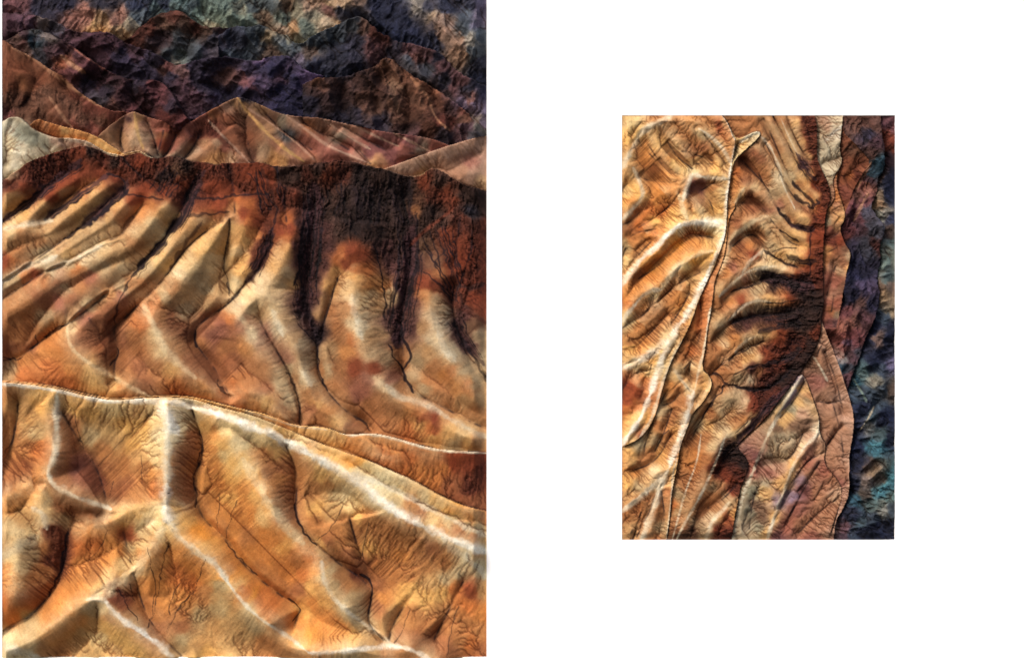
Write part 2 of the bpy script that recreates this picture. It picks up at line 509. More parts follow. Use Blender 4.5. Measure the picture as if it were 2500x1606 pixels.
    H = np.where((er < 34) & (H > -3), (H + 3) * q - 3, H)
    el = np.minimum(X - x0, Y - y0)
    H = np.where(el < 14, H * (el / 14) + np.minimum(H * .3, -1.5) * (1 - el / 14), H)

    root = bpy.data.objects.new(name, None)
    C.objects.link(root)
    cx, cz = (x0 + x1) / 2 * S, (1606 - y1) * S
    root.location = (cx, 0.0, cz)
    root['label'] = label; root['category'] = cat
    co = np.stack([X * S - cx, -H * S, (1606 - Y) * S - cz], -1)
    # faces go to the layer that stands in front
    fl = np.maximum(np.maximum(lab[:-1, :-1], lab[1:, :-1]), np.maximum(lab[:-1, 1:], lab[1:, 1:]))
    idx = np.arange(nx * ny).reshape(ny, nx)
    mats = {}
    for i, l in enumerate(layers):
        m = fl == i
        if not m.any(): print('empty layer', name, i); continue
        q = np.stack([idx[:-1, :-1][m], idx[1:, :-1][m], idx[1:, 1:][m], idx[:-1, 1:][m]], -1)
        used, inv = np.unique(q, return_inverse=True)
        inv = inv.reshape(q.shape)
        me = bpy.data.meshes.new(l[0])
        me.vertices.add(len(used)); me.vertices.foreach_set('co', co.reshape(-1, 3)[used].astype(np.float32).ravel())
        me.loops.add(inv.size); me.loops.foreach_set('vertex_index', inv.astype(np.int32).ravel())
        me.polygons.add(len(inv)); me.polygons.foreach_set('loop_start', np.arange(0, inv.size, 4, dtype=np.int32))
        me.update(calc_edges=True)
        at = me.color_attributes.new('strata', 'FLOAT_COLOR', 'POINT')
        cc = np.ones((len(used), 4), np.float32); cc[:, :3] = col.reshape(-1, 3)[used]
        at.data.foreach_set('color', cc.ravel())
        me.polygons.foreach_set('use_smooth', np.ones(len(inv), bool))
        key = 'rock' if l[6] > .45 else 'clay'
        if key not in mats:
            mats[key] = clay_material(name + '_' + key, .26 if key == 'rock' else .15, .95, .5 if key == 'rock' else .3)
        me.materials.append(mats[key])
        o = bpy.data.objects.new(l[0], me)
        C.objects.link(o)
        o.parent = root
        if l[1]: o['label'] = l[1]
    return root

# ------------------------------------------------------------------ the white wall with its two shallow niches
LB = (5.0, -24.0, 1188.0, 1603.0)
RB = (1518.5, 282.0, 2185.0, 1317.0)

def build_wall():
    xs = [-900, LB[0], LB[2], RB[0], RB[2], 3400]
    ys = [-500, LB[1], RB[1], RB[3], LB[3], 2400]
    hole = set()
    for i in range(5):
        for j in range(5):
            mx = (xs[i] + xs[i + 1]) / 2; my = (ys[j] + ys[j + 1]) / 2
            if LB[0] < mx < LB[2] and LB[1] < my < LB[3]: hole.add((i, j))
            if RB[0] < mx < RB[2] and RB[1] < my < RB[3]: hole.add((i, j))
    V = []; F = []; vid = {}
    def v(a, b, d):
        k = (a, b, d)
        if k not in vid:
            vid[k] = len(V); V.append((xs[a] * S, d, (1606 - ys[b]) * S))
        return vid[k]
    D = 0.16
    for i in range(5):
        for j in range(5):
            d = D if (i, j) in hole else 0.0
            F.append((v(i, j, d), v(i, j + 1, d), v(i + 1, j + 1, d), v(i + 1, j, d)))
            for (ni, nj, a, b) in ((i + 1, j, (i + 1, j), (i + 1, j + 1)), (i, j + 1, (i, j + 1), (i + 1, j + 1))):
                if ni < 5 and nj < 5 and ((i, j) in hole) != ((ni, nj) in hole):
                    F.append((v(*a, 0.0), v(*b, 0.0), v(*b, D), v(*a, D)))
    # back and outer rim
    B = 0.35
    for a, b in (((0, 0), (5, 0)), ((5, 0), (5, 5)), ((5, 5), (0, 5)), ((0, 5), (0, 0))):
        F.append((v(*a, 0.0), v(*b, 0.0), v(*b, B), v(*a, B)))
    F.append((v(0, 0, B), v(5, 0, B), v(5, 5, B), v(0, 5, B)))
    me = bpy.data.meshes.new('wall'); me.from_pydata(V, [], F); me.update()
    me.materials.append(wall_material())
    o = bpy.data.objects.new('wall', me); C.objects.link(o)
    o['kind'] = 'structure'
    return o
build_wall()

# ------------------------------------------------------------------ large upright picture
BOT = [(1260, 1700), (-60, 1700)]
L_LAYERS = [
 ('distant_mountain', 'navy and grey-green mountainside at the very top', None, [], 0, -8, .9),
 ('banded_mountain', 'pyramid of red-brown rock with a slate blue face', [(290,112),(345,70),(385,38),(425,27),(450,33),(480,58),(505,68),(545,70),(600,72),(650,90)], [(700,260),(290,260)], 12, -4, .7),
 ('black_mountain', 'dark slate ridge with a sharp shoulder right of centre', [(535,92),(575,64),(610,70),(642,62),(665,78),(700,85),(716,105),(735,110),(770,86),(810,66),(850,52),(880,42),(905,60),(930,85),(952,90),(965,104),(1010,108),(1030,116),(1065,125),(1090,145),(1120,180),(1150,192),(1170,205),(1195,216)], [(1260,500),(535,500)], 14, -4, .8),
 ('dark_mountain', 'purple-brown ridge falling from the top left', [(-10,32),(60,34),(110,46),(145,56),(175,78),(210,82),(255,79),(275,84),(300,102),(335,116),(370,126),(395,140),(420,158),(445,160),(470,152),(520,144),(560,140),(600,150),(635,151),(655,140),(690,135),(712,140),(730,160),(755,178),(790,186)], [(790,420),(-60,420)], 12, -4, .8),
 ('brown_mountain', 'dark brown pyramid furrowed by gullies', [(740,205),(790,190),(830,192),(870,180),(910,166),(930,150),(950,139),(975,160),(1005,186),(1040,205),(1075,225),(1110,250),(1145,280),(1170,305),(1195,325)], [(1260,500),(740,500)], 14, -4, .75),
 ('red_mountain', 'plum coloured spur below the purple ridge', [(-10,112),(30,92),(75,72),(110,78),(150,98),(180,116),(215,142),(245,162),(270,176),(300,190),(335,197),(375,195),(405,206),(430,240),(455,285),(468,300)], [(470,460),(-60,460)], 12, -4, .5),
 ('russet_mountain', 'russet slope with a painted sunlit edge at the left', [(-10,88),(20,104),(35,118),(60,130),(95,150),(125,172),(150,184),(175,205),(200,230),(235,252),(270,272),(305,273),(345,280)], [(345,460),(-60,460)], 14, -3, .3),  # its sunlit edge is painted into the colour along the crest
 ('rose_hill', 'rose and tan pyramid hill with folded flanks', [(225,350),(250,322),(290,292),(315,276),(330,273),(345,280),(375,290),(400,297),(418,308),(428,327),(440,320),(455,305),(480,290),(520,268),(560,246),(582,238),(605,243),(640,258),(670,273),(700,282),(740,286),(790,290),(830,300),(870,308),(910,318),(950,324),(1000,330),(1040,336),(1080,348),(1110,362),(1195,400)], [(1260,600),(225,600)], 14, -3, .15),
 ('orange_hill', 'narrow orange hill strip behind the pale hill', [(70,310),(80,298),(95,290),(120,300),(160,311),(200,320),(240,335),(270,355),(300,374),(318,386)], [(318,480),(70,480)], 10, -8, .1),
 ('pale_hill', 'pale cream hill at the far left', [(-10,305),(15,292),(30,286),(50,287),(65,300),(85,318),(110,328),(130,335),(150,338),(180,338),(215,345),(240,360),(265,375),(300,378),(330,368),(350,371),(370,386),(400,392)], [(400,480),(-60,480)], 12, -6, .1),
 ('smooth_dune', 'smooth sand coloured dune at the right edge', [(930,416),(970,401),(1040,375),(1100,355),(1150,340),(1198,330)], [(1260,600),(930,600)], 10, -6, .0),
 ('fluted_slope', 'dark capped ridge with ochre fluted slopes and black debris chutes', [(-10,440),(22,437),(28,425),(50,415),(65,400),(90,388),(120,378),(150,368),(190,358),(215,357),(240,365),(260,376),(275,383),(310,380),(340,373),(355,380),(375,388),(410,383),(445,384),(455,393),(500,397),(530,405),(545,398),(590,399),(640,397),(670,407),(720,407),(760,402),(830,393),(860,395),(905,408),(940,413),(970,425),(1000,432),(1030,431),(1043,416),(1052,411),(1066,413),(1082,421),(1095,430),(1130,450),(1160,458),(1175,462),(1198,472)], BOT, 14, -1, .32),
 ('rear_crest', 'thin bright crest over an orange slope at the right', [(-10,927),(60,932),(130,941),(185,955),(240,967),(275,973),(320,970),(370,966),(420,965),(470,968),(520,980),(560,990),(600,1000),(640,1007),(680,1022),(720,1037),(760,1040),(800,1043),(830,1055),(850,1061),(900,1057),(940,1061),(990,1075),(1040,1090),(1090,1098),(1140,1101),(1198,1103)], BOT, 15, 2, .12),
 ('front_ridge', 'salt white crest branching over golden orange slopes', [(-10,931),(60,936),(130,945),(185,959),(240,971),(275,977),(320,974),(370,970),(420,969),(470,973),(520,988),(560,999),(620,1013),(700,1046),(760,1072),(830,1098),(900,1122),(950,1145),(1010,1171),(1060,1200),(1110,1225),(1150,1238),(1198,1250)], BOT, 18, -14, .12),
]
L_RIDGES = """
0 8 4: 210,5 250,45 205,78
0 6 -4: 330,20 300,60 290,100
0 10 6: 480,-10 520,20 545,66
0 -8 -10: 450,10 490,40
0 10 6: 720,0 740,25 790,60 830,62
0 -8 -8: 640,20 690,50 715,95
0 8 8: 1040,20 1060,60 1100,110 1125,140
0 -8 -10: 1020,60 1060,100 1110,170
0 8 8: 1150,-10 1160,60 1150,120
1 12 4: 428,28 440,80 470,110
1 -8 -10: 400,90 450,140
1 4 -6: 520,75 500,120 530,150
2 12 2: 880,42 870,80 850,110
2 -6 -8: 700,95 760,130 820,105
2 10 0: 960,105 900,110 840,130 800,160
2 -6 -8: 1000,130 1050,165 1100,200 1150,240
2 10 4: 1015,120 1075,165 1120,210 1175,260
2 8 4: 660,140 720,170 745,185
3 10 0: 130,55 160,90 185,110
3 -8 -10: 80,60 95,100 120,150
3 8 -2: 300,100 340,160 380,190
3 -8 -8: 330,125 400,180 
3 6 -4: 400,140 450,200
3 8 0: 470,160 520,190 545,200
3 -8 -10: 480,200 560,230
3 8 2: 600,150 560,190
3 8 2: 690,136 640,190 600,230
3 -8 -10: 720,160 690,210 660,250
4 14 4: 952,140 955,190 960,240 975,300
4 -8 -10: 930,200 920,260 935,310
4 12 0: 1003,188 1025,215 1045,250 1060,290 1100,322
4 -8 -10: 985,190 1000,250 1010,320
4 10 -2: 870,182 860,230 875,280
4 -8 -10: 840,200 830,260 870,300
4 8 -2: 790,192 780,240 800,280
4 -8 -10: 720,210 740,260 760,280
4 -6 -8: 1050,230 1090,290 1140,330
4 8 2: 1130,275 1160,300 1180,340
5 10 2: 180,118 200,160 215,180
5 -8 -10: 90,85 85,120 110,160
5 10 -2: 140,130 175,155 205,175
5 -8 -8: 200,170 240,210 280,250
5 8 -4: 260,225 285,255 300,270
5 8 -2: 380,195 400,240 400,290
5 -8 -10: 320,200 330,250 370,290
6 12 4: 128,175 140,230 170,280 200,310
6 -6 -8: 80,150 90,200 60,260
6 8 0: 120,235 150,280 180,318
6 -8 -8: 40,230 20,280
6 10 0: 30,118 20,170 5,230
6 -8 -8: 160,210 200,260 230,310
6 8 0: 200,232 240,290
7 13 4: 325,276 330,310 345,350 370,385
7 -6 -8: 300,300 290,345 300,370
7 -8 -10: 360,300 375,340 385,380
7 8 -2: 400,300 400,330 385,370
7 -10 -12: 430,330 410,370 390,390
7 14 2: 582,238 600,275 640,310 690,360 740,395
7 12 0: 582,238 560,270 520,295 540,330 580,370 610,400
7 10 0: 510,295 480,320 440,360 425,385
7 -6 -10: 490,325 470,360 450,385
7 -8 -10: 600,290 600,340 620,385
7 12 0: 700,283 740,310 790,350 850,380 905,400
7 -6 -9: 650,280 700,330 760,365
7 10 -2: 790,292 840,330 900,362
7 -6 -9: 740,300 800,335 850,365
7 10 -2: 870,308 930,340 970,355
7 -6 -9: 840,310 900,345 950,372
7 9 -2: 960,325 1010,350 1050,370
7 10 2: 910,395 930,375 960,370 1010,375
7 -8 -9: 880,370 900,395
9 8 0: 30,287 45,350 25,420
9 -6 -8: 15,320 15,400
9 9 2: 100,325 80,370 30,430
9 6 -4: 160,338 120,365
10 8 4: 1120,440 1150,418 1195,400
10 -6 -6: 1060,440 1130,400 1175,375
11 22 16: 60,465 30,480 -5,490
11 -4 -18: 165,425 115,458 60,505 -5,548
11 18 16: 150,462 110,500 75,528 35,548 -5,562
11 -2 -16: 265,425 200,462 150,490 108,537
11 20 14: 285,440 235,470 200,500 165,530 120,541 70,547 20,562 -5,572
11 -2 -18: 312,452 268,490 228,530 190,560 155,586 105,622 60,652 20,680 -5,690
11 20 12: 300,492 265,515 230,545 180,580 130,610 90,635 60,648 40,665 -5,688
11 0 -20: 350,500 312,550 295,580 250,590 205,618 150,648 100,668 45,705 -5,738
11 22 18: 410,508 370,540 315,578 260,592 230,607 180,635 130,652 112,662 85,700 40,730 -5,748
11 -4 -20: 480,440 445,500 405,580 355,640 322,675 270,704 232,742 170,788 112,820 72,852 45,872 5,880
11 20 18: 490,540 440,590 390,632 335,680 277,704 240,720 200,752 163,790 165,828 180,858 215,888 262,912 312,942 370,972
11 12 -6: 200,754 222,782 255,825
11 0 -22: 545,540 482,580 442,620 415,662 385,700 340,742 285,792 272,802 280,835 286,862 275,892 282,930
11 22 20: 568,530 525,572 482,612 455,655 420,690 372,722 350,742 372,780 390,830 430,882 480,922 525,948 575,966 625,973 652,982 700,1024
11 -2 -16: 562,535 555,600 545,640 560,715
11 -4 -22: 665,595 642,650 602,692 560,742 500,778 474,802 472,835 492,862 520,897 540,930 562,968
11 22 20: 694,600 672,650 640,700 605,728 572,748 600,788 622,822 652,862 682,905 708,955 728,1010
11 20 18: 642,702 668,758 692,822 722,872 752,935 792,975 818,1002 842,1052
11 -2 -22: 634,778 652,820 676,858 700,900 722,952 733,1000 733,1040
11 -6 -22: 768,500 758,600 744,720 760,790 776,842 772,882 780,922 802,962 852,1012 892,1030 908,1055
11 22 20: 864,596 860,650 858,720 862,762 876,822 884,845 902,890 932,932 962,962 980,972 1012,976 1047,987 1082,1007 1112,1032 1152,1047 1198,1070
11 -2 -14: 830,668 810,720 790,782 782,832
11 -6 -22: 985,480 1000,560 1006,640 986,740 976,800 984,862 984,900 986,925 1002,948 1040,975 1090,998 1150,1030 1198,1052
11 20 18: 1040,690 1052,742 1070,822 1085,852 1102,882 1132,922 1172,962 1198,982
11 -4 -20: 1108,700 1102,750 1112,792 1142,852 1168,892 1198,935
11 16 16: 1195,790 1180,830 1185,900
11 8 4: 720,410 690,470 700,540
11 10 6: 880,405 870,470 862,560
11 12 8: 1055,412 1040,480 1020,540
11 -2 -6: 1000,435 990,480
11 8 4: 1130,455 1120,560 1110,650
11 6 2: 560,405 570,460 575,520
11 6 4: 300,385 330,420 400,470
11 -4 -8: 255,385 258,425 300,430 305,465
12 18 16: 870,1060 900,1100 960,1120
13 22 24: 420,985 500,1008 600,1036 680,1070 760,1108 830,1140 880,1175 920,1215 980,1258 1050,1288 1120,1322 1198,1352
13 24 20: 142,955 138,1010 141,1060 140,1110 120,1150 126,1180 170,1202 220,1222 275,1245
13 18 6: 118,1165 95,1232 112,1262 118,1300
13 26 26: 412,985 416,1060 413,1120 411,1180 406,1230 416,1276 452,1318 492,1345 532,1376 562,1420 602,1476 642,1506 702,1547 758,1588 810,1586 862,1580 950,1571 1000,1575 1060,1606
13 18 8: 405,1232 335,1240 255,1264 200,1290
13 20 10: 410,1280 375,1335 330,1390 285,1425 235,1452
13 20 24: 560,1062 596,1106 640,1182 682,1262 742,1322 788,1366 794,1428 842,1482 902,1530 955,1568
13 24 26: -5,1580 60,1565 130,1528 180,1490 232,1454 264,1462 292,1500 342,1532 392,1572 435,1612
13 16 16: -5,1290 50,1300 45,1380 40,1450
13 12 4: 5,1215 60,1190 110,1180
13 -14 -22: 150,1005 182,1060 202,1100 232,1142 262,1232
13 -8 -18: 42,985 36,1040 22,1100 -5,1140
13 -10 -26: 470,1000 491,1070 492,1112 476,1160 476,1222 492,1266 532,1302 562,1332 577,1362 622,1408 652,1432 702,1470 732,1490 722,1512 716,1535
13 -8 -26: 700,1090 721,1140 723,1200 720,1252 742,1302 776,1332 832,1382 880,1412 910,1446 902,1482 896,1520 936,1562
13 -12 -24: 182,1272 166,1300 158,1350 142,1420 112,1460 62,1515 -5,1545
13 -8 -24: 300,1300 330,1420 345,1480 385,1548 442,1600
13 4 -18: 850,1250 870,1330 905,1420
13 -6 -16: 1000,1460 960,1520 950,1560
13 -2 -14: 1130,1420 1090,1500 1060,1560
"""
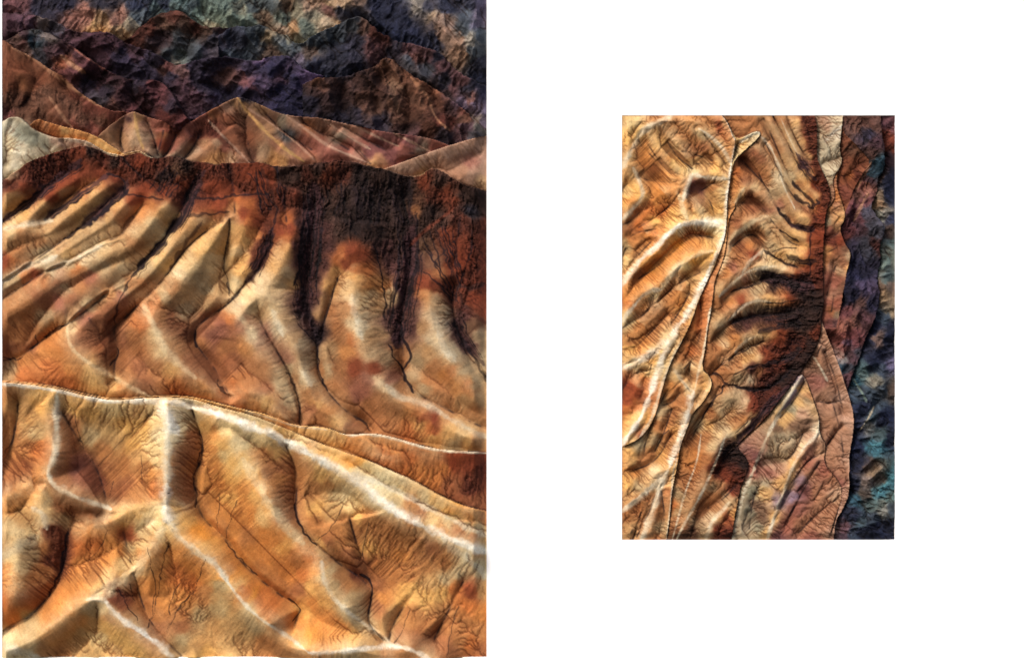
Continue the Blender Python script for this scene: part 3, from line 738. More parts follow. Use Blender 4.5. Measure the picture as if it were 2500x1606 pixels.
L_SPOTS = """
60,8,m 25,20,m 100,20,N 160,10,n 250,2,N 340,10,n 400,5,n 180,40,M 215,35,M 255,55,t 240,70,y 290,45,M 320,60,g 300,85,t 340,40,s 380,20,E 420,12,e 470,5,s 490,30,e 530,45,e 545,15,E 590,25,G 520,65,z 575,50,e 440,0,E
620,20,s 640,40,U 610,45,e 660,5,s 700,10,U 690,45,E 730,30,G 770,45,G 800,62,z 825,58,t 720,65,b 680,70,P 750,70,E 760,8,P 810,15,t 840,5,t 870,10,U 800,30,m 830,35,N 870,35,N 930,20,n 980,50,n 960,90,n 1000,90,n 1025,15,z 1050,20,N 1090,20,n 1150,25,N 1060,35,t 1090,50,P 1080,80,q 1110,100,q 1140,40,s 1130,70,s 1170,60,L 1170,20,L 1150,100,z 1180,90,s 1120,130,q 1160,130,s 1180,160,N 1050,100,n 1070,140,n 700,100,G 660,90,t 740,95,G
430,40,R 400,60,u 360,75,R 330,95,R 460,70,u 480,70,R 500,80,u 520,100,N 545,110,l 430,100,s 460,110,s 400,100,p 480,130,s 440,140,E 510,135,l 560,100,N 540,80,p 590,110,N 410,140,s 380,110,p 560,130,s
640,75,s 620,100,s 600,120,s 690,110,s 660,130,u 720,110,s 770,100,s 820,80,s 860,60,s 890,70,u 920,80,R 940,95,R 870,110,N 930,110,m 900,130,m 870,150,N 820,140,N 760,130,U 730,150,L 700,160,l 780,160,N 830,170,N 860,190,N 960,120,N 1000,120,m 1010,140,R 1050,135,m 1080,160,m 1120,190,m 1150,220,N 1185,215,n 1180,205,n 1100,220,m 1130,250,L 1160,250,L 1180,270,l 1150,240,M 1080,200,N 1040,170,s 1000,150,s 740,200,L 760,190,L 640,160,L 600,170,N
20,45,p 60,50,p 110,60,G 130,70,s 80,80,E 90,110,F 50,90,U 100,140,s 170,90,p 200,95,p 240,90,p 290,110,p 250,130,p 300,140,N 330,130,p 350,160,N 380,150,N 400,170,U 420,190,N 370,190,N 440,200,p 480,170,N 520,160,N 560,150,N 600,170,N 640,170,N 680,150,N 700,180,N 640,200,l 600,200,M 620,230,N 560,180,u 500,200,N 540,220,n 580,230,n 620,210,m 470,230,p 430,150,z 440,165,P 410,165,M 540,190,U 595,180,M 660,170,n 690,190,p 720,200,n 600,245,n 690,230,n
950,150,U 940,180,u 960,200,g 965,190,U 930,220,K 900,200,K 870,200,K 850,230,K 800,200,K 780,190,b:4 790,215,u 770,230,k 800,250,k 840,260,k 900,260,u 920,270,U 930,300,N 870,280,N 830,290,n 760,250,n 700,230,n 720,250,n 740,270,n 1000,200,u 1030,210,q 1045,230,q 1020,250,U 1000,270,u 980,290,U 990,320,k 1060,260,u 1090,230,k 1100,270,k 1060,210,k 1080,290,R 1100,300,R 1130,290,U 1160,290,z 1170,310,e 1140,310,L 1130,270,M 1110,260,L 1090,330,N 1150,340,s 1050,310,u 1180,300,l 1120,330,p 970,250,U 890,240,u
60,85,p 120,95,G 90,100,s 80,95,F 70,130,U 60,110,M 120,130,p 150,130,p 160,150,O:5 175,160,q:5 190,170,m 200,140,p 230,160,m 230,180,p 270,190,p 300,200,p 340,210,N 380,210,m 390,240,m 420,260,N 350,240,p 300,240,p 260,210,N 220,200,N 240,230,s 280,260,U 330,270,m 400,280,R 440,300,m 420,300,R 370,280,p 250,200,p 170,185,m
50,135,q:6 80,145,q:6 105,158,q:6 60,165,B 30,160,B 20,200,B 60,200,b:6 100,190,B 140,190,q 165,205,q 190,225,M 90,240,U 120,230,U 50,250,u 20,250,U 100,270,U 150,250,U 180,260,U 220,260,M 240,270,M 270,280,M 200,290,U 130,260,q:6 145,285,q:6 60,280,U 10,280,m 250,300,U 290,300,U 230,320,M 180,310,M 90,295,b 320,290,p
320,280,P 335,290,y 330,310,t 300,310,P 290,340,t 330,340,c 340,330,c:7 300,360,t 340,370,t 350,300,P 360,330,g 380,360,g 375,300,M 395,310,M 405,330,b 415,320,R 395,350,r 385,380,G 420,350,M 430,380,g 460,310,M 480,300,M 500,290,M 520,285,b 490,330,R 510,310,R 520,320,R 500,350,t 470,370,g 530,350,g 550,370,M 540,380,y 520,395,y 560,390,c 590,395,P 560,260,P 580,245,t 600,260,t 640,270,t 620,300,U 590,300,U 560,300,B 600,340,B 570,330,B 610,380,u 640,375,g:7 670,390,y:7 690,395,y 720,395,P 650,310,t 680,350,q 690,300,G 660,290,U 700,330,s 720,300,P 750,310,b 740,340,M 780,310,U 770,350,M 800,380,M 830,330,G 820,310,P 850,360,M 860,320,P 900,340,M 900,370,m 870,380,P 930,360,m 930,390,t:7 910,395,y:7 950,380,m 1000,345,m 1030,360,G 980,370,M 1060,355,M 1000,330,p 800,395,M 760,390,q 740,290,U
110,300,q 100,295,O 160,318,y 200,330,o 240,345,y 280,370,y 300,380,o 130,310,O
30,300,w 20,350,c 15,400,g 60,320,G 50,360,w 45,400,w 30,430,w 80,340,G 100,350,G 90,370,w 140,345,P 180,345,P 220,355,P 130,365,z 200,350,P 265,380,z:9 300,384,z:9 340,380,z:9 380,390,z:9 60,295,z
1000,400,P 1050,390,P 1100,370,P 1150,360,P 1180,350,P 980,415,P 1040,425,t:10 1080,430,q:10 1130,420,q 1150,430,P 1180,420,P 1180,440,t 1150,395,M 1100,400,q
20,450,R 60,430,R 100,410,R 150,390,R 200,375,r 220,370,k 250,390,R 300,395,R 340,400,r 280,400,k 400,400,R 430,410,U 450,400,k 400,430,k 370,420,R 500,410,R 550,420,R 600,430,r 650,430,r 690,420,K 720,430,K 750,430,R 780,420,K 800,430,r 840,430,R 870,430,k 900,430,k 950,440,k 990,450,k 1000,470,k 960,480,k 920,500,k 880,480,k 850,470,K 880,530,k 840,520,k 930,560,k 800,500,K 760,470,K 720,480,R 680,470,R 640,460,r 600,460,R 560,460,r 520,460,r 480,460,R 440,450,r 400,460,r 360,460,r 350,430,R 320,440,R 280,420,R 240,415,r 200,420,r 160,415,R 120,420,R 80,440,R 60,455,r 30,455,R 180,440,r 150,440,r
30,485,y 15,510,y 50,490,y 80,480,B 120,475,r 100,500,y 60,530,y 90,540,t 20,530,t 35,560,c 170,475,o 200,475,O 230,480,y 250,455,o 270,445,B 240,500,y 200,520,y 150,530,t 190,500,y 250,520,d 290,430,r 290,500,y 260,530,y 310,470,B 330,490,r 350,480,r 370,500,o 320,520,b 300,540,b 280,560,t 350,520,o 380,490,B 440,480,R
20,600,t 60,580,b 100,590,b 130,570,t 110,620,g 40,620,b 10,640,r 30,640,O 190,590,t 150,600,b 220,560,t 250,570,t 170,620,y 110,635,w 100,645,w 70,650,b 40,680,g 10,690,g 60,670,O 90,670,r 100,690,O
400,520,y 380,550,c 420,540,y 350,570,t 300,600,t 330,600,b 380,590,t 400,570,c 250,610,c 230,615,w 280,640,t 300,650,g 260,650,g 230,650,g 190,650,O 170,640,g 200,640,w 130,660,w 120,655,w 150,660,P 220,680,M 200,700,b 160,700,g 150,690,B 100,720,B 60,740,b 30,740,b 60,780,b 20,790,b 110,770,g 140,740,M 180,730,B 110,740,B 40,820,b 70,850,B 20,850,B 180,760,b
470,560,t 440,600,t 400,640,y 350,660,g 320,690,b 290,720,M 350,700,b 300,700,g 270,720,o 250,740,b 220,750,c 270,760,B 240,780,B 210,780,M 230,820,B 200,820,B 260,840,B 180,800,c 140,810,o 100,860,o 60,880,o 130,860,o 180,900,o 120,900,O 60,910,O 20,900,g 240,930,y 300,950,o 150,930,O 220,900,y 280,940,y
500,600,y 530,560,y 560,560,y 590,560,y 600,590,y 580,620,c 590,660,y 540,600,y 520,640,c 470,650,c 440,670,w 480,680,g 500,700,g 540,700,t 570,700,c 590,640,y 420,700,b 380,730,O 360,750,O 400,720,g 450,720,t 500,740,t 450,760,g 420,780,B 450,800,B 400,780,b 350,790,O 330,820,b 300,830,B 300,870,b 340,850,b 320,910,b 380,900,b 420,900,y 440,950,O 500,950,o 350,940,B 400,860,c 420,860,b 470,880,B 480,840,b 520,920,B 380,820,c 340,900,B 560,955,O 620,990,o 680,1010,o 590,980,O 500,880,B 650,985,y
540,500,r 580,490,O 610,500,O 600,520,r 570,510,o 630,540,r 620,570,o 610,540,O 650,500,R 680,500,R 700,540,O 680,560,r 710,560,r 700,580,O 650,560,R 640,600,R 630,630,R 690,620,y 700,600,y 670,650,y 650,690,w 640,700,w 700,670,c 680,700,c 710,700,y 600,720,c 570,750,w 620,750,c 670,760,c 700,780,t 720,830,t 740,840,g 680,800,w 640,760,t 560,780,O 590,790,M 540,800,M 520,820,M 510,790,B 550,850,b 600,850,o 570,880,B 640,900,b 600,920,b 650,950,B 680,940,g 620,820,w 640,820,M 700,870,M 750,880,g 740,910,w 755,930,w 720,920,b 760,950,b 780,900,b 800,960,b 800,1000,o 830,1030,y 760,1000,B 780,1020,b 710,980,g 690,1000,B 850,1040,B 700,900,g 770,990,y
760,500,d 740,540,d 780,560,d 760,600,d 740,640,d 760,680,d 730,720,d 760,730,d 740,760,x 760,790,d 770,810,x 810,520,K 830,570,K 800,600,d 790,640,d 720,600,d 900,560,k 940,600,d 960,640,d 920,580,k 970,560,K 990,600,k 980,700,d 990,740,d 960,770,d 980,790,d 1000,680,d 970,820,d 1000,800,d 1010,640,d 1030,560,K 1050,520,k 1080,540,K 1030,600,U 1020,480,u 1040,450,r 1090,470,r 1110,490,r 1060,480,R 1080,440,K 1130,480,K 1160,480,k 1180,500,k 1150,520,N 1130,540,R 1180,550,R 1090,570,r 1120,600,r 1100,640,r 1130,640,r 1060,640,U 1070,670,b 1160,600,R 1180,640,R 1150,680,R 1160,730,r 1180,700,R 1110,690,r 1090,700,R 1120,730,R 1185,760,r 1130,770,d 1150,800,U 1170,820,g 1140,840,d 1180,870,g 1120,800,d 1170,780,U 1000,540,k 1010,520,b 850,560,k
860,610,r 840,620,O 880,620,r 870,650,O 890,660,O 830,640,O 900,700,o 850,640,r 820,660,y 850,670,y 870,680,y 900,720,c 930,700,o 800,700,y 790,740,t 780,770,t 810,760,b 850,700,c 862,720,w 880,740,c 920,750,t 850,750,b 820,800,b 800,850,t 870,790,w 880,800,w 900,820,t 920,860,g 930,820,t 940,880,g 860,830,O 850,860,o 870,900,r 920,900,r 830,900,b 800,900,g 820,950,b 900,920,M 930,930,w 950,950,w 880,960,M 960,920,M 980,940,b 860,1000,b 900,990,b 940,980,b 970,1000,b 1000,1000,o 1050,1000,b 1060,1020,r 1055,1045,O 1030,1020,O 1080,1020,o 1020,1040,y 1100,1050,y 1060,1070,y 1130,1060,c 1000,1050,O 950,1030,b 920,1040,b 1140,1080,y 1110,1090,g 1160,1080,b
950,720,c 955,740,c 975,850,b 985,880,b 1030,690,r 1050,700,r 1060,700,r 1040,720,o 1060,740,c 1050,770,w 1080,760,c 1070,800,w 1030,800,t 1060,830,w 1080,840,w 1090,860,w 1110,870,g 1040,860,t 1020,880,g 1060,890,b 1080,910,o 1100,900,O 1120,940,o 1140,940,O 1050,930,b 1080,960,b 1130,980,t 1170,1000,b 1180,980,t 1040,950,g 1000,920,g 1140,900,g 1160,930,g
900,1080,o 860,1070,o 830,1070,y 800,1060,y 760,1050,y 720,1045,y 960,1090,o 1000,1120,O 940,1120,O 1050,1120,b 1100,1130,r 1150,1130,r 1100,1180,B 1150,1190,R 1060,1170,o 1180,1150,R 1140,1220,B 1180,1230,B 1030,1150,o 700,1035,o 640,1015,y 1080,1140,o
20,945,b 40,990,t 20,1040,b 40,1100,b 70,1020,t 100,980,y 90,1050,g 100,1100,O 60,1150,B 20,1180,B 70,1200,o 30,1230,o 100,1160,o 90,1220,y 60,1260,t 30,1290,g 115,1240,c 112,1270,w 180,990,y 160,1030,B 170,1080,B 160,1120,B 190,1140,m 210,1160,M 150,1170,B 230,1000,y 250,1040,t 220,1060,g 280,1000,c 300,1040,y 280,1080,t 250,1100,b 320,1080,y 350,1050,y 340,1000,t 370,1080,c 380,1120,c 340,1120,t 300,1140,b 280,1160,b 240,1180,M 300,1180,B 350,1150,b 370,1160,o 330,1200,b 270,1210,B 380,1190,O 180,1240,B 150,1230,B 220,1250,B 240,1260,B 160,1270,g 190,1210,B
400,1000,w 440,1000,W 450,1030,w 380,1010,c 430,1060,W 440,1050,w 395,1060,w 470,1060,B 460,1100,B 450,1130,B 470,1140,b 440,1180,B 460,1200,B 445,1220,B 500,1040,y 520,1060,o 550,1040,c 540,1080,y 510,1100,o 550,1110,c 570,1120,y 590,1140,c 520,1140,o 500,1180,o 540,1180,o 560,1220,y 520,1240,o 500,1250,b 560,1270,o 590,1240,o 570,1300,o 540,1290,b 600,1310,b 480,1020,g 590,1060,g 560,1165,y
300,1260,y 340,1250,y 380,1250,c 400,1240,W 420,1260,W 440,1230,W:13 430,1240,y 460,1280,y 480,1300,Y 500,1320,Y 505,1330,y 370,1270,W 400,1290,c 350,1290,g 260,1290,o 220,1300,o 230,1330,O 270,1320,o 250,1360,o 200,1340,O 200,1380,o 230,1400,b 310,1310,r 290,1340,o 320,1340,g 340,1330,c 300,1380,c 330,1370,c 260,1410,c 310,1400,y 240,1430,y 190,1440,o 150,1470,o 350,1360,o 380,1330,o 400,1310,y 400,1360,o 440,1350,o 480,1380,o 500,1400,o 470,1420,O 430,1400,O 380,1420,o 340,1430,o 310,1430,b 350,1470,b 400,1470,o 440,1460,o 380,1500,b 430,1500,b 500,1450,b 540,1430,g 530,1480,g 480,1510,g 440,1530,B 380,1530,B 300,1450,R 280,1440,R
560,1390,o 590,1420,y 600,1440,O 640,1460,O 660,1480,O 610,1490,g 560,1530,t 600,1550,t 640,1570,b 520,1560,t 480,1570,t 680,1590,b 560,1590,t 720,1600,b 620,1530,g 500,1595,y 450,1560,g 540,1400,Y 575,1410,Y 620,1450,Y
20,1320,t 30,1360,c 60,1330,g 80,1300,c 90,1350,g 60,1380,g 110,1340,b 110,1390,b 130,1300,R 140,1330,R 130,1370,R 30,1420,o 20,1480,O 30,1510,O 60,1460,B 90,1450,B 60,1510,g 80,1530,g 120,1500,o 150,1350,R 90,1410,b 15,1400,o
20,1560,w 50,1570,g 20,1590,w 80,1560,g 60,1595,w 110,1580,b 130,1560,o 170,1530,o 150,1590,b 200,1510,o 230,1490,g 200,1540,t 240,1560,c 210,1590,t 260,1530,y 290,1560,y 320,1590,y 280,1590,t 250,1480,w 270,1510,b
620,1040,g 600,1070,g 640,1070,c 680,1090,y 640,1110,b 650,1150,B 690,1140,B 680,1170,b 710,1200,B 680,1220,B 700,1260,B 730,1180,b 740,1120,b 780,1140,y 760,1110,c 740,1150,b 760,1190,b 800,1170,b 820,1160,c 790,1160,y 840,1200,w 820,1200,g 860,1230,c 770,1240,y 810,1250,t 790,1290,b 760,1280,b 840,1270,b 880,1260,y 900,1270,b 870,1300,b 830,1320,b 800,1320,B 850,1360,B 900,1340,y 940,1290,b 960,1320,b 920,1380,b 880,1390,B 980,1360,o 1020,1330,b 1010,1290,b 1060,1330,B 1040,1380,b 960,1400,b 920,1430,B 1000,1400,b 1080,1370,b 870,1400,R 640,1260,c 620,1210,y 610,1150,y 630,1170,Y 660,1240,y 600,1200,o 640,1310,o 600,1260,o 620,1350,o 680,1310,o 700,1330,y 660,1360,o 720,1360,b 700,1400,o 740,1400,O 770,1390,o 750,1350,O 680,1420,b 640,1390,b 720,1440,B 760,1440,y 760,1470,o 790,1460,y 740,1490,y 730,1550,y 760,1560,Y 800,1520,o 830,1540,o 860,1560,y 780,1580,o 720,1530,o 690,1510,b 780,1330,y
800,1400,g 820,1430,g 850,1430,b 860,1460,g 830,1410,b 870,1490,g 880,1500,g 640,1010,y 700,1052,y 760,1085,o 820,1110,y 860,1120,Y 780,1095,y 740,1078,c 900,1145,c
870,1150,W 900,1170,W 930,1170,w 960,1190,w 920,1200,W 960,1230,g 980,1210,c 1000,1230,b 1020,1255,B 990,1250,b 1040,1220,w 1080,1230,c 1100,1240,Y 1060,1215,y 1150,1250,o 1180,1265,O 1100,1270,w 1140,1290,w 1060,1270,c 1080,1295,b 1120,1300,B 1150,1310,B 1180,1310,t 1170,1290,w 1180,1340,w 1130,1330,W 1080,1310,W 1140,1360,w 1180,1380,w 1170,1350,b 1180,1400,z 1120,1390,z 1090,1410,z 1050,1420,t 1000,1440,y 980,1470,y 1040,1460,y 1080,1450,y 1110,1440,O 1150,1440,r 1140,1480,O 1180,1440,t 1180,1500,o 1130,1520,b 1090,1500,b 1050,1520,b 1000,1500,b 960,1500,t 1020,1560,B 970,1550,B 1080,1570,B 1150,1570,O 1180,1590,B 940,1530,t 1100,1590,B 1180,1540,b 920,1480,B 930,1460,o 1120,1560,b
900,1590,t 850,1596,g 950,1590,P 1000,1597,b 780,1600,b
"""
L_MARKS = """
9 z 5 .5: 0,300 30,287 60,296 100,324 160,338 240,358
6 q 4 .8: 30,118 70,136 110,165 128,178 165,206 200,232 250,262
6 q 3 .7: 122,238 150,280 178,315
5 q 5 .8: 152,138 175,158 210,180
5 M 3 .7: 180,118 215,142 262,174
4 q 5 .7: 1003,190 1030,220 1048,240
4 q 3 .6: 1048,245 1062,290 1098,320
4 U 4 .6: 955,190 965,240 975,280
7 y 4 .5: 582,240 600,270 645,318 700,368 742,395
7 P 3 .6: 600,262 660,300 720,345 770,392
7 P 3 .6: 700,284 745,315 800,358 900,398
7 P 2.5 .6: 790,292 850,335 905,365
7 P 2.5 .6: 870,308 930,340 975,358
7 P 2.5 .6: 960,325 1010,350 1050,370
7 P 3 .7: 508,293 540,330 585,372 610,400
7 R 8 .8: 470,330 495,318 520,322 560,360
7 y 4 .6: 330,276 335,320 350,365
8 o 4 .5: 95,292 160,312 240,338 310,384
11 d 9 .85 5 12: 200,395 130,445 60,498 5,540
11 d 8 .85 4 9: 262,430 210,468 160,502 110,536
11 d 12 .85 6 14: 310,450 285,480 240,520 205,545
11 x 6 .9: 310,470 280,500 225,542 190,562 155,586
11 d 12 .85 8 16: 500,420 470,460 450,520 420,570
11 x 8 .85 5 10: 440,530 415,575 370,620 340,655 320,675
11 x 3 .9: 258,425 290,428 305,450 304,475
11 x 2.5 .8: 305,475 350,480 400,490
11 x 2.5 .8: 470,487 530,486 590,474 660,475
11 d 5 .7: 495,540 460,590 425,640 415,660
11 x 4 .7: 460,530 520,522 560,520
11 x 1.8 .8: 562,535 555,600 543,640 552,690 562,722
11 d 10 .85 7 14: 665,560 650,610 625,660 600,690
11 x 4 .8: 600,688 575,722 555,745
11 x 2 .8: 676,500 672,540 660,575 645,600
11 d 20 .9 14 30: 770,460 765,540 755,620 740,700 745,760
11 x 9 .7: 735,700 745,750 765,800 776,838
11 x 2 .9: 740,540 735,600 728,680 715,700 
11 x 2 .9: 765,540 760,600 748,680 752,740
11 x 2 .9: 785,560 780,640 770,700
11 x 2 .9: 775,838 775,880 778,915 800,955
11 x 1.6 .8: 715,760 735,800 775,845
11 x 2.2 .9: 830,670 812,715 795,770 784,830
11 x 5 .8: 1000,440 1000,520 1005,600 1000,660 988,740 978,790
11 d 15 .9 12 26: 1000,520 1004,600 1002,660 988,720 970,800 968,850
11 k 34 .75 16 60: 880,440 885,500 870,560
11 k 26 .75 8 30: 960,450 980,520 985,560
11 d 9 .7 8 16: 1110,780 1140,840 1180,890
11 k 6 .5 10 45: 1060,560 1100,640 1130,740
11 k 5 .5 10 40: 640,410 660,470 680,520
11 k 5 .5 10 40: 420,410 400,440 380,480
11 x 2 .9: 915,600 930,660 942,740 938,780
11 x 3.5 .95: 975,790 985,840 1002,862 998,885 982,902
11 x 3 .95: 950,840 965,880 982,902 985,925 1000,945 1012,960
11 x 2 .8: 1035,665 1075,695 1090,720 1120,740
11 x 2 .8: 1155,560 1145,640 1125,680 1110,740
11 x 4 .7: 1105,790 1130,830 1160,880 1190,930
11 x 1.5 .7: 1060,640 1100,600 1130,560
11 r 4 .5: 1000,600 1040,560 1085,530 1110,500
11 k 5 .6: 1105,700 1150,705 1185,690
11 R 4 .6: 1110,745 1150,765 1190,790
11 x 2.4 .9: 474,802 472,830 480,850
11 x 2.2 .9: 270,890 285,870 284,845
11 x 2.2 .8: 105,822 128,810 170,786
11 x 2.2 .8: 70,852 90,840 82,820
11 x 2 .8: 5,872 25,880 50,872
11 x 2.2 .8: 530,925 538,945 550,962
11 x 1.8 .7: 730,1035 732,1000 726,960 700,905
11 x 2 .7: 870,1020 895,1035 905,1050
11 x 2 .8: 322,676 290,740 275,790
11 c 5 .5: 165,800 170,835 190,862 230,892 300,935 368,968
11 c 8 .5: 350,745 375,785 392,832 430,882 480,922
11 c 7 .5: 572,748 602,790 624,824
11 w 6 .5: 668,758 692,822 
11 w 7 .6: 735,905 760,940
11 w 9 .5: 860,720 872,790 884,825
11 w 10 .6: 1070,810 1090,860 1110,880
11 w 6 .6: 945,940 975,972 1040,984 1110,1030 1195,1070
11 r 9 .6: 1020,1030 1045,1010 1070,1010 1062,1060
11 w 6 .6: 10,560 80,545 130,540
11 w 6 .6: 5,690 60,650 110,640 140,625
11 w 6 .6: 130,655 180,635 250,600
12 w 3.2 .9: 830,1057 850,1061 900,1058 940,1063 990,1077 1040,1092 1090,1100 1140,1103 1190,1106
12 w 1.9 .7: 600,1003 680,1026 720,1041 800,1048
13 W 4.4 .95: -5,936 60,941 130,950 185,964 240,975 275,981 320,978 370,975
13 W 7.6 .95: 330,982 400,976 450,985 520,1006 560,1020
13 W 9.5 .95: 480,990 560,1020 620,1040 690,1072 760,1108
13 W 9.5 .95: 740,1100 830,1142 885,1180 930,1220 990,1262
13 w 6.4 .75: 850,1150 950,1185 1040,1235 1120,1275 1195,1310
13 W 8.9 .95: 960,1245 1050,1290 1120,1322 1198,1350
13 w 8.9 .6: 1080,1310 1140,1360 1198,1410
13 w 6.4 .9: 144,955 139,1010 142,1060 142,1105 124,1145
13 w 7.0 .9: 122,1150 130,1182 175,1205 225,1225 272,1242
13 w 10.2 .9: 400,985 415,1060 413,1120 411,1185
13 W 12.8 .9: 395,980 420,1020 440,1060
13 W 10.2 .9: 411,1180 406,1235 415,1275
13 w 7.6 .8: 415,1270 450,1318 492,1348 532,1376 562,1420
13 w 4.4 .9: 540,1385 562,1422 602,1476 642,1508 702,1549 756,1588
13 W 5.1 .9: 756,1588 810,1588 862,1582 950,1574 1000,1578 1060,1609
13 c 10 .7: 596,1120 640,1190 682,1264 742,1324
13 w 5.8 .7: 786,1370 796,1432 842,1484 902,1532 952,1568
13 w 6.4 .8: 215,1460 240,1456 266,1466
13 W 6.4 .9: 262,1465 292,1502 342,1534 392,1574 432,1612
13 w 8.9 .8: -5,1565 50,1585 100,1606
13 w 6.4 .7: 80,1238 108,1252 116,1290
13 c 14 .6: 400,1290 375,1335 330,1390 285,1425 235,1452
13 g 12 .6: -5,1365 40,1340 90,1310
13 x 2.6 .9: 720,1215 721,1255 742,1300 772,1332
13 x 2.6 .95: 876,1402 896,1412 912,1440 902,1470 896,1498
13 x 2.4 .9: 700,1460 728,1482 732,1495 715,1515
13 x 3.2 .9: 165,1290 158,1320 150,1365 140,1410 112,1455
13 x 2 .8: 485,1050 495,1095 478,1140 470,1180 480,1205 475,1240
13 x 2 .8: 545,1320 575,1355 625,1405
13 x 1.3 .8: 420,1200 415,1202
13 x 1.2 .85: 535,1205 530,1260 530,1295
13 x 1.2 .85: 580,1220 560,1270 548,1315
13 x 1.2 .8: 365,1335 370,1385 380,1430 372,1490 362,1530
13 x 1.2 .8: 418,1320 398,1370 388,1430 375,1500 362,1530
13 x 1.2 .8: 505,1362 488,1410 465,1455 430,1490 412,1530
13 x 1.2 .8: 440,1420 418,1455 412,1500
13 x 1.2 .8: 290,1430 305,1470 345,1520
13 x 1.2 .8: 315,1420 328,1470
13 x 1.2 .7: 265,1290 245,1340 215,1370
13 x 1.3 .8: 900,1270 890,1330 885,1370
13 x 1.3 .8: 840,1228 820,1270 800,1300 770,1320
13 x 1.3 .7: 185,1010 188,1060 200,1095
13 x 1.3 .7: 380,1000 300,1070 235,1140
13 x 1.3 .7: 345,1110 345,1180
13 x 1.3 .7: 275,1175 265,1215
13 x 1.3 .7: 40,1000 38,1040 10,1110
13 x 1.2 .7: 1000,1490 985,1540 960,1570
13 x 1.2 .7: 1120,1480 1100,1540 1090,1600
"""
relief('landscape_picture', 'large upright relief picture of dark capped ochre badlands filling the left half of the wall', 'picture',
       LB, 1.75, L_LAYERS, L_RIDGES, L_SPOTS, L_MARKS, (0.0, -0.11), 11, amp=2.05, folds=.8,
       tone={0: .95, 1: .9, 2: .95, 3: (1.0, .8, .9), 4: (.95, .8, .8), 5: (.72, .56, .60), 6: (.56, .45, .44), 7: (.82, .70, .68), 9: .95, 10: .85, 11: (.92, .86, .76), 12: (1.0, .9, .75), 13: (1.08, 1.0, .78)},
       crest_pale={11: .28, 12: .3, 13: .5, 7: .1})
# ------------------------------------------------------------------ small picture, the same badlands hung on its side
RB_ = [(1400, 1420), (1400, 200)]
R_LAYERS = [
 ('distant_mountain', 'blue-black mountains along the right edge', None, [], 0, -8, .8),
 ('purple_mountain', 'purple and russet mountain at the upper right', [(2150,270),(2152,330),(2160,375),(2158,420),(2140,440),(2142,470),(2125,505),(2135,520),(2160,555),(2155,580),(2145,600),(2150,640),(2140,680),(2150,730),(2130,790),(2110,830),(2100,870),(2085,900),(2070,960)], [(1990,960),(1990,270)], 8, -3, .7),
 ('russet_mountain', 'russet mountain next to the pale hill', [(2062,270),(2055,320),(2085,350),(2105,372),(2126,395),(2105,430),(2085,460),(2075,490),(2062,520)], [(2010,520),(2010,270)], 8, -3, .25),
 ('rose_hill', 'rose and tan hill behind the dark ridge', [(2045,412),(2050,400),(2042,440),(2045,465),(2062,512),(2062,540),(2050,556),(2060,590),(2077,618),(2074,640),(2066,665),(2060,700),(2055,740),(2048,770),(2040,800)], [(1960,800),(1960,412)], 9, -1, .15),
 ('pale_hill', 'pale grey hill at the top', [(2060,270),(2055,310),(2052,340),(2050,370),(2057,392),(2052,408),(2040,425),(2032,445),(2040,480),(2030,500),(2012,515)], [(1970,515),(1970,270)], 8, -2, .1),
 ('smooth_dune', 'smooth brown dune with a long curved outline', [(2000,770),(2012,800),(2022,825),(2035,855),(2050,900),(2064,940),(2080,990),(2085,1030),(2083,1060),(2074,1105),(2073,1150),(2074,1205),(2060,1240),(2040,1270),(2035,1325)], [(1700,1325),(1700,1100),(1880,900)], 9, -2, .05),
 ('tan_hill', 'tan hill with a yellow patch and fine branching runnels', [(1958,915),(1968,925),(1980,960),(1990,990),(2000,1020),(2000,1060),(2018,1085),(2010,1130),(2040,1165),(2060,1200),(2030,1290),(2020,1325)], [(1700,1325),(1700,1060),(1900,930)], 7, -2, .05),
 ('fluted_slope', 'dark ridge with ochre fluted slopes turned on their side', [(1987,270),(1993,300),(1996,330),(1994,385),(2008,420),(2024,455),(2028,485),(2018,515),(2014,545),(2010,600),(2008,650),(2010,700),(2012,740),(2004,780),(2003,812),(1996,835),(1980,870),(1958,900),(1935,935),(1905,975),(1870,1020),(1840,1050),(1802,1083),(1800,1095),(1820,1115),(1828,1135),(1818,1165),(1806,1200),(1796,1250),(1790,1285),(1786,1325)], RB_, 9, -1, .3),
 ('rear_crest', 'narrow crest between the flutes and the white ridge', [(1752,270),(1775,296),(1790,328),(1800,340),(1820,333),(1844,321),(1858,324),(1850,340),(1825,362),(1800,385),(1790,400),(1784,440),(1778,490),(1800,500),(1778,535),(1775,580),(1768,630),(1752,668),(1744,690),(1740,730),(1737,755),(1728,800),(1722,852),(1712,900),(1735,920),(1739,945),(1715,985),(1690,1010),(1680,1040),(1660,1090),(1655,1130),(1640,1200),(1636,1260),(1626,1325)], RB_, 9, 0, .1),
 ('front_ridge', 'salt white crest branching over golden orange slopes', [(1752,270),(1775,298),(1788,330),(1797,345),(1789,384),(1783,435),(1775,490),(1775,535),(1770,580),(1757,616),(1744,652),(1725,690),(1705,735),(1690,780),(1670,825),(1645,870),(1630,905),(1618,945),(1605,1000),(1588,1040),(1562,1072),(1510,1095)], RB_, 10, -9, .1),
]
